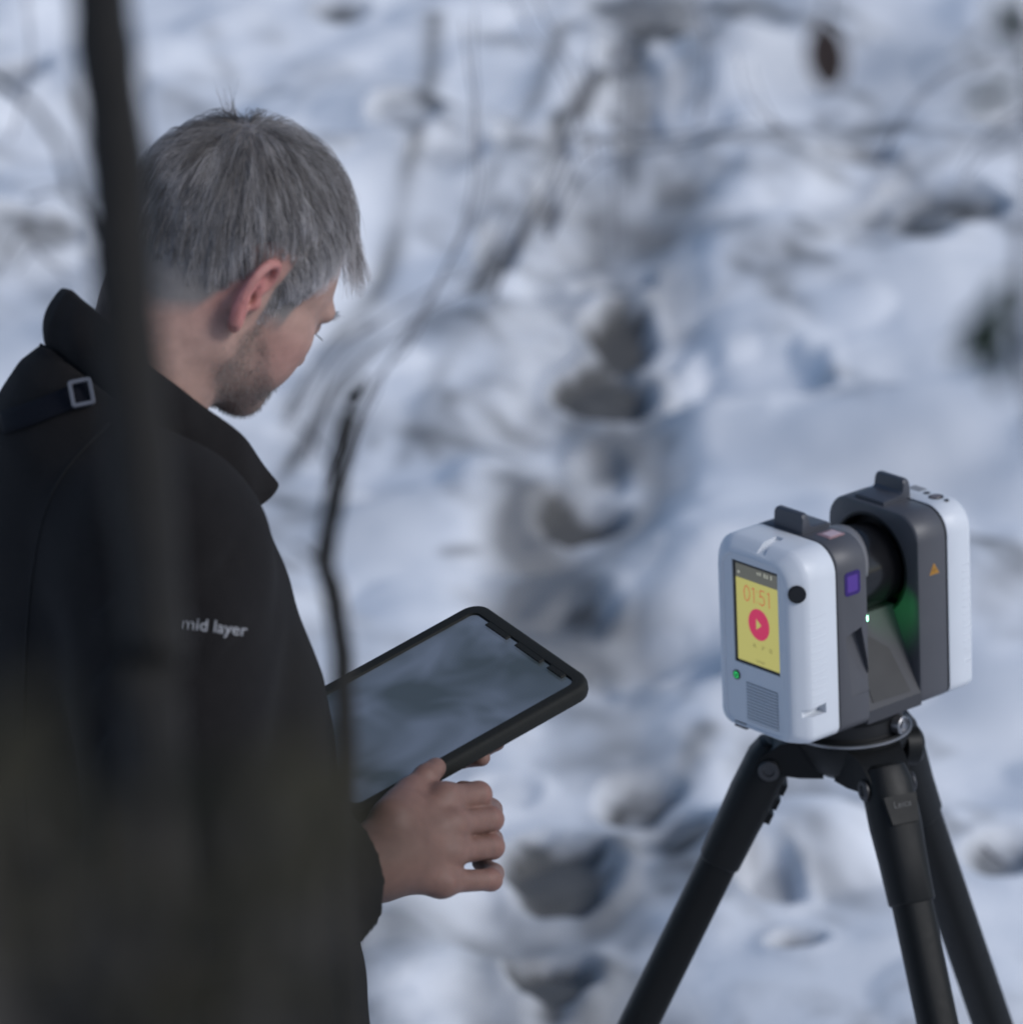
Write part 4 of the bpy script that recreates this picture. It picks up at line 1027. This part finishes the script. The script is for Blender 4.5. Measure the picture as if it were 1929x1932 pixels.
tp_('side_knob', lathe([(0, 0), (.015, 0), (.021, .003), (.0215, .018), (.017, .023), (0, .0235)], C0+np.array([.052, -.002, -.028]), (.93, .30, -.12), 28), M_tripod, plat)
legs = []
for k, (ph, spl) in enumerate(((178, 26.3), (-68, 25.0), (55, 25.5))):
    ph = rad(ph); spl = rad(spl); rd = np.array([math.cos(ph), math.sin(ph), 0]); tg = np.array([-math.sin(ph), math.cos(ph), 0])
    ld = rd*math.sin(spl)-UP*math.cos(spl); nn_ = np.cross(tg, ld)
    hin = C0+rd*.086+UP*(-.038)
    # platform arm out to the hinge
    def arm_sec(s, wd, z0, z1): c = C0+rd*s; return [c+tg*a+UP*z for a, z in ((-wd, z0), (wd, z0), (wd, z1), (-wd, z1))]
    tp_('arm', loft([arm_sec(.030, .034, -.050, -.006), arm_sec(.055, .031, -.050, -.007), arm_sec(.075, .027, -.048, -.012), arm_sec(.094, .0245, -.046, -.026), arm_sec(.100, .0235, -.043, -.032)]), M_tripod, plat, 30)
    leg = thing('leg', hin, '', '') if False else None
    # hinge collar
    s0 = hin
    def lsec(s, a, b_, n=24, off=0): c = s0+ld*s+nn_*off; return [c+tg*(a*math.copysign(abs(math.cos(q))**.72, math.cos(q)))+nn_*(b_*math.copysign(abs(math.sin(q))**.72, math.sin(q))) for q in np.linspace(0, 2*math.pi, n+1)[:-1]]
    up_ = tp_('leg', loft([lsec(-.020, .016, .015), lsec(-.016, .022, .020), lsec(0, .0262, .0245), lsec(.045, .0265, .0250), lsec(.085, .0245, .0235), lsec(.128, .0235, .0228), lsec(.130, .0222, .0216)]), M_tripod, tri, 30)
    Lg = None
    # down to the snow
    foot_s = .2
    for _ in range(40):
        q = hin+ld*foot_s; foot_s += (q[2]-ground_z(q[0], q[1]))/math.cos(spl)*.8
    top_e = .126; mid_e = min(.62, foot_s*.55)
    tp_('tube', loft([lsec(s, .0205, .0205, 28) for s in (top_e, mid_e)]), M_leg, up_)
    tp_('leg_lock', loft([lsec(mid_e-.035, .0225, .0225), lsec(mid_e-.03, .0245, .0245), lsec(mid_e+.03, .0245, .0245), lsec(mid_e+.035, .020, .020)]), M_tripod, up_)
    tp_('lower_tube', loft([lsec(s, .0170, .0170, 24) for s in (mid_e+.03, foot_s-.03)]), M_leg, up_)
    tp_('foot', loft([lsec(foot_s-.05, .019, .019), lsec(foot_s-.02, .018, .018), lsec(foot_s+.03, .004, .004)]), M_metal, up_)
    for s in (-1, 1):
        bo = tp_('hinge_bolt', lathe([(0, 0), (.0115, 0), (.0118, .002), (.0105, .0035), (.0062, .0035), (.0055, .0015), (0, .0015)], hin+tg*s*.0262+ld*.004, tg*s, 24), M_bolt, up_)
    # ratchet catch on the inner side
    tp_('leg_catch', join(*[loft([[hin+ld*q+nn_*b_*0+(-rd*math.cos(spl)-UP*math.sin(spl))*h_+tg*a for a, h_ in ((-.012, .019), (.012, .019), (.012, .029), (-.012, .029))] for q in (z_, z_+.012)]) for z_ in (.018, .036, .054) for b_ in (1,)]), M_tripod, up_, 30)
    if k == 1:
        fc_ = -(ray(1685, 1530)); fc_ /= np.linalg.norm(fc_)
        dn = rd*math.cos(spl)+UP*math.sin(spl)
        pc = hin+ld*.030+dn*.0255
        pl_ = tp_('clamp_plate', loft([[pc+tg*a+ld*b_+dn*h_ for a, b_ in ((-.019, -.014), (.019, -.014), (.015, .016), (-.015, .016))] for h_ in (-.004, .0025)]), M_tripod, up_, 30)
        v, f = text_mesh('Leica', .0100); v = pc+v[:, :1]*tg*1.0+(-ld)*v[:, 1:2]+dn*.0032+ld*-.004
        tp_('lettering', (v, f), M_dull, up_)

# ------------------------------------------------------------------ woody plants
def leaf_quads(base, d, L, wd, n_=None):
    """one folded leaf: 4 quads, pointed oval"""
    d = d/np.linalg.norm(d); s = np.cross(d, n_ if n_ is not None else rng.normal(size=3)); s /= np.linalg.norm(s)+1e-9; up = np.cross(s, d)
    pr = [(0, .08), (.3, .85), (.6, 1.), (.85, .6), (1., .05)]; V = []
    for t, k in pr:
        c = base+d*L*t-up*L*.12*t*t
        V += [c-s*wd*.5*k+up*wd*.12*k, c, c+s*wd*.5*k+up*wd*.12*k]
    F = []
    for i in range(4):
        F += [(i*3, i*3+1, i*3+4, i*3+3), (i*3+1, i*3+2, i*3+5, i*3+4)]
    return np.array(V), F
def branch(name, pts, r0, r1, parent, material, n=40, jig=.0):
    p = spline(pts, n); p[1:-1] += rng.normal(0, jig, (n-2, 3)) if jig else 0
    return link(name, new_mesh(name, *tube(p, np.linspace(r0, r1, n)*(1+.04*np.sin(np.arange(n)*.9)), 10)), material, parent)
def gnd(x, y): return np.array([x, y, ground_z(x, y)-.05])
# the slim trunk in front of the man, left
b0 = P(330, 2300, 2.58)
sap = thing('sapling', gnd(b0[0], b0[1]), 'dark slender tree stem in front of the man at the left', 'tree')
branch('trunk', [gnd(b0[0], b0[1]), P(315, 1900, 2.50), P(292, 1200, 2.45), P(258, 800, 2.42), P(236, 560, 2.41), P(222, 300, 2.40), P(196, 60, 2.38), P(170, -250, 2.36), P(150, -900, 2.38)], .0150, .0122, sap, M_bark2, 70, .0002)
branch('twig', [P(236, 560, 2.41), P(205, 500, 2.48), P(150, 380, 2.60), P(60, 200, 2.77), P(-120, 60, 2.95)], .0028, .0012, sap, M_bark2, 24, .001)
# snapped shoot in front of the tablet
b1 = P(655, 2250, 3.080)
sho = thing('broken_shoot', gnd(b1[0], b1[1]), 'thin broken shoot rising between the man and the tripod', 'shoot')
branch('stem', [gnd(b1[0], b1[1]), P(660, 1900, 3.080), P(655, 1600, 3.062), P(652, 1400, 3.045), P(645, 1230, 3.036), P(628, 1120, 3.027), P(612, 1060, 3.027), P(624, 980, 3.018), P(640, 880, 3.010), P(658, 790, 3.010), P(668, 738, 3.010)], .0066, .0052, sho, M_bark2, 60, .0003)
branch('stub', [P(666, 748, 3.010), P(676, 738, 2.992), P(690, 722, 2.983)], .0055, .0030, sho, M_bark2, 8)
branch('side_twig', [P(614, 1062, 3.027), P(590, 1052, 2.992), P(560, 1030, 2.957)], .0028, .0012, sho, M_bark2, 10)
branch('side_twig', [P(636, 900, 3.010), P(600, 840, 3.080), P(560, 800, 3.168)], .0012, .0006, sho, M_bark2, 10)

def leafy(name, label, root_px, d0, stems, leafmat, L, wd, nl, category='shrub', tips=()):
    b0 = P(root_px[0], root_px[1], d0); t = thing(name, gnd(b0[0], b0[1]), label, category)
    parts = []
    for s_ in stems:
        pts = [gnd(b0[0]+rng.uniform(-.03, .03), b0[1]+rng.uniform(-.03, .03))]+[P(*q) for q in s_]
        branch('stem', pts, .0036, .0014, t, M_bark, 30, .001)
        p = spline(pts, 60)[22:]
        for k in range(nl):
            i = rng.integers(0, len(p)); d = rng.normal(0, 1, 3); d[2] = abs(d[2])*.6
            link('leaf', new_mesh('leaf', *leaf_quads(p[i]+rng.normal(0, .004, 3), d, L*rng.uniform(.7, 1.2), wd*rng.uniform(.7, 1.2))), leafmat, t)
    for (x_, y_, d_) in tips:
        link('leaf', new_mesh('leaf', *leaf_quads(P(x_, y_, d_), rng.normal(0, 1, 3)*np.array([1, .6, .8]), L*rng.uniform(.8, 1.2), wd*rng.uniform(.9, 1.3))), leafmat, t)
    return t
leafy('undergrowth_shrub', 'olive leaved shrub across the lower left corner', (250, 3300), 1.35,
      [[(80, 2500, 1.25), (60, 1900, 1.22), (120, 1600, 1.20)], [(300, 2500, 1.3), (330, 1900, 1.28), (380, 1650, 1.26)], [(480, 2500, 1.3), (520, 1950, 1.28), (500, 1700, 1.25)], [(-60, 2500, 1.2), (-20, 2000, 1.2), (20, 1750, 1.2)], [(200, 2500, 1.3), (220, 1950, 1.25), (230, 1700, 1.22)]],
      M_leaf2, .030, .013, 7)
leafy('evergreen_shrub', 'green leaved sprig in front of the forearm', (520, 3300), 1.5,
      [[(540, 2400, 1.45), (520, 1800, 1.42), (480, 1480, 1.40)], [(640, 2400, 1.5), (600, 1800, 1.45), (560, 1550, 1.42)]],
      M_leaf2, .028, .012, 9, tips=[(600, 1560, 1.2), (650, 1580, 1.16), (540, 1640, 1.2), (480, 1380, 1.3), (540, 1420, 1.3), (440, 1450, 1.3), (520, 1500, 1.3), (600, 1430, 1.3)])
# sprig at the right edge and a withered leaf hanging from above
b2 = P(2150, 2600, 2.05)
ev = thing('evergreen_sprig', gnd(b2[0], b2[1]), 'dark green sprig reaching in at the right edge', 'shrub')
branch('stem', [gnd(b2[0], b2[1]), P(2080, 1800, 2.05), P(2010, 1100, 2.05), P(1960, 760, 2.05), P(1930, 560, 2.05), P(1960, 200, 2.05), P(1925, 20, 2.05)], .004, .0016, ev, M_bark2, 40)
for q in ((1903, 560), (1897, 600), (1905, 640), (1920, 590), (1915, 530), (1890, 625), (1900, 570), (1910, 10), (1890, 35), (1940, 70), (1925, 100), (1930, 140)):
    link('leaf', new_mesh('leaf', *leaf_quads(P(*q, 2.05), np.array([rng.uniform(-.8, .1), rng.normal(0, .3), rng.uniform(-.8, .5)]), .026, .012)), M_leaf, ev)
b3 = P(1560, -200, 2.6)
b3r = P(1750, -400, 2.9)
ht = thing('hanging_twig', gnd(P(2300, 900, 2.9)[0], P(2300, 900, 2.9)[1]), 'thin twig from above with one withered brown leaf, upper right', 'twig')
branch('stem', [gnd(P(2300, 900, 2.9)[0], P(2300, 900, 2.9)[1]), P(2280, 300, 2.9), P(2150, -250, 2.85), P(1800, -300, 2.7), P(1600, -120, 2.6), P(1552, 40, 2.6)], .006, .0009, ht, M_bark2, 50)
for dx, dd in ((0, 0), (9, .01), (-6, -.01)):
    link('withered_leaf', new_mesh('withered_leaf', *leaf_quads(P(1550+dx, 40, 2.6+dd), P(1568+dx, 160, 2.6)-P(1550, 40, 2.6), .031, .0145, n_=-_f+.5*rng.normal(size=3))), M_dry, ht)

# bare brambles standing in the snow behind
def bramble(label, stems, r, group=None):
    p0, t0 = hit_plane(*stems[0][0]); t = thing('bare_shrub', gnd(p0[0], p0[1]), label, 'shrub')
    for s_ in stems:
        g0, tt0 = hit_plane(*s_[0]); pts = [gnd(g0[0], g0[1])]
        for k, q in enumerate(s_[1:]):
            pts.append(P(q[0], q[1], tt0-.10*(k+1)))
        for k in range(2):
            sh_ = rng.normal(0, .03, 3); wv = [p_+sh_*(.4+.6*i/len(pts))+rng.normal(0, .008, 3) for i, p_ in enumerate(pts)]; wv[0][2] = pts[0][2]
            branch('stem', wv, r*.30*rng.uniform(.7, 1.3), r*.16, t, M_frost, 40, .0012)
    return t
bramble('bare bramble stems arching over the snow behind the man’s face', [[(560, 800), (640, 690), (800, 560), (900, 500), (980, 400)], [(600, 860), (700, 720), (760, 640), (860, 420), (880, 250), (850, 60)], [(520, 760), (640, 660), (720, 600)], [(900, 560), (960, 450), (1030, 330), (1080, 180), (1100, 60)]], .011)
bramble('tangle of thin bare stems right of the track, top of picture', [[(1180, 420), (1190, 250), (1200, 100), (1240, -60)], [(1010, 420), (1100, 300), (1260, 270), (1420, 230)], [(1120, 300), (1080, 160), (1000, 40), (960, -80)], [(1300, 200), (1330, 90), (1300, -60)]], .009)
bramble('low bare stems lying in the snow at far left', [[(0, 520), (60, 450), (120, 500), (190, 540)], [(10, 420), (90, 360), (170, 400)], [(20, 250), (70, 120), (60, -40)]], .009)
bramble('dead stems beside the right tripod leg', [[(1800, 1560), (1860, 1600), (1929, 1660)], [(1830, 1500), (1900, 1560), (1960, 1570)]], .012)
bramble('bare stems crossing the upper right corner', [[(1640, 300), (1720, 220), (1820, 150), (1960, 130)], [(1780, 330), (1840, 280), (1960, 220)], [(1500, 260), (1420, 200), (1390, 120)]], .009)
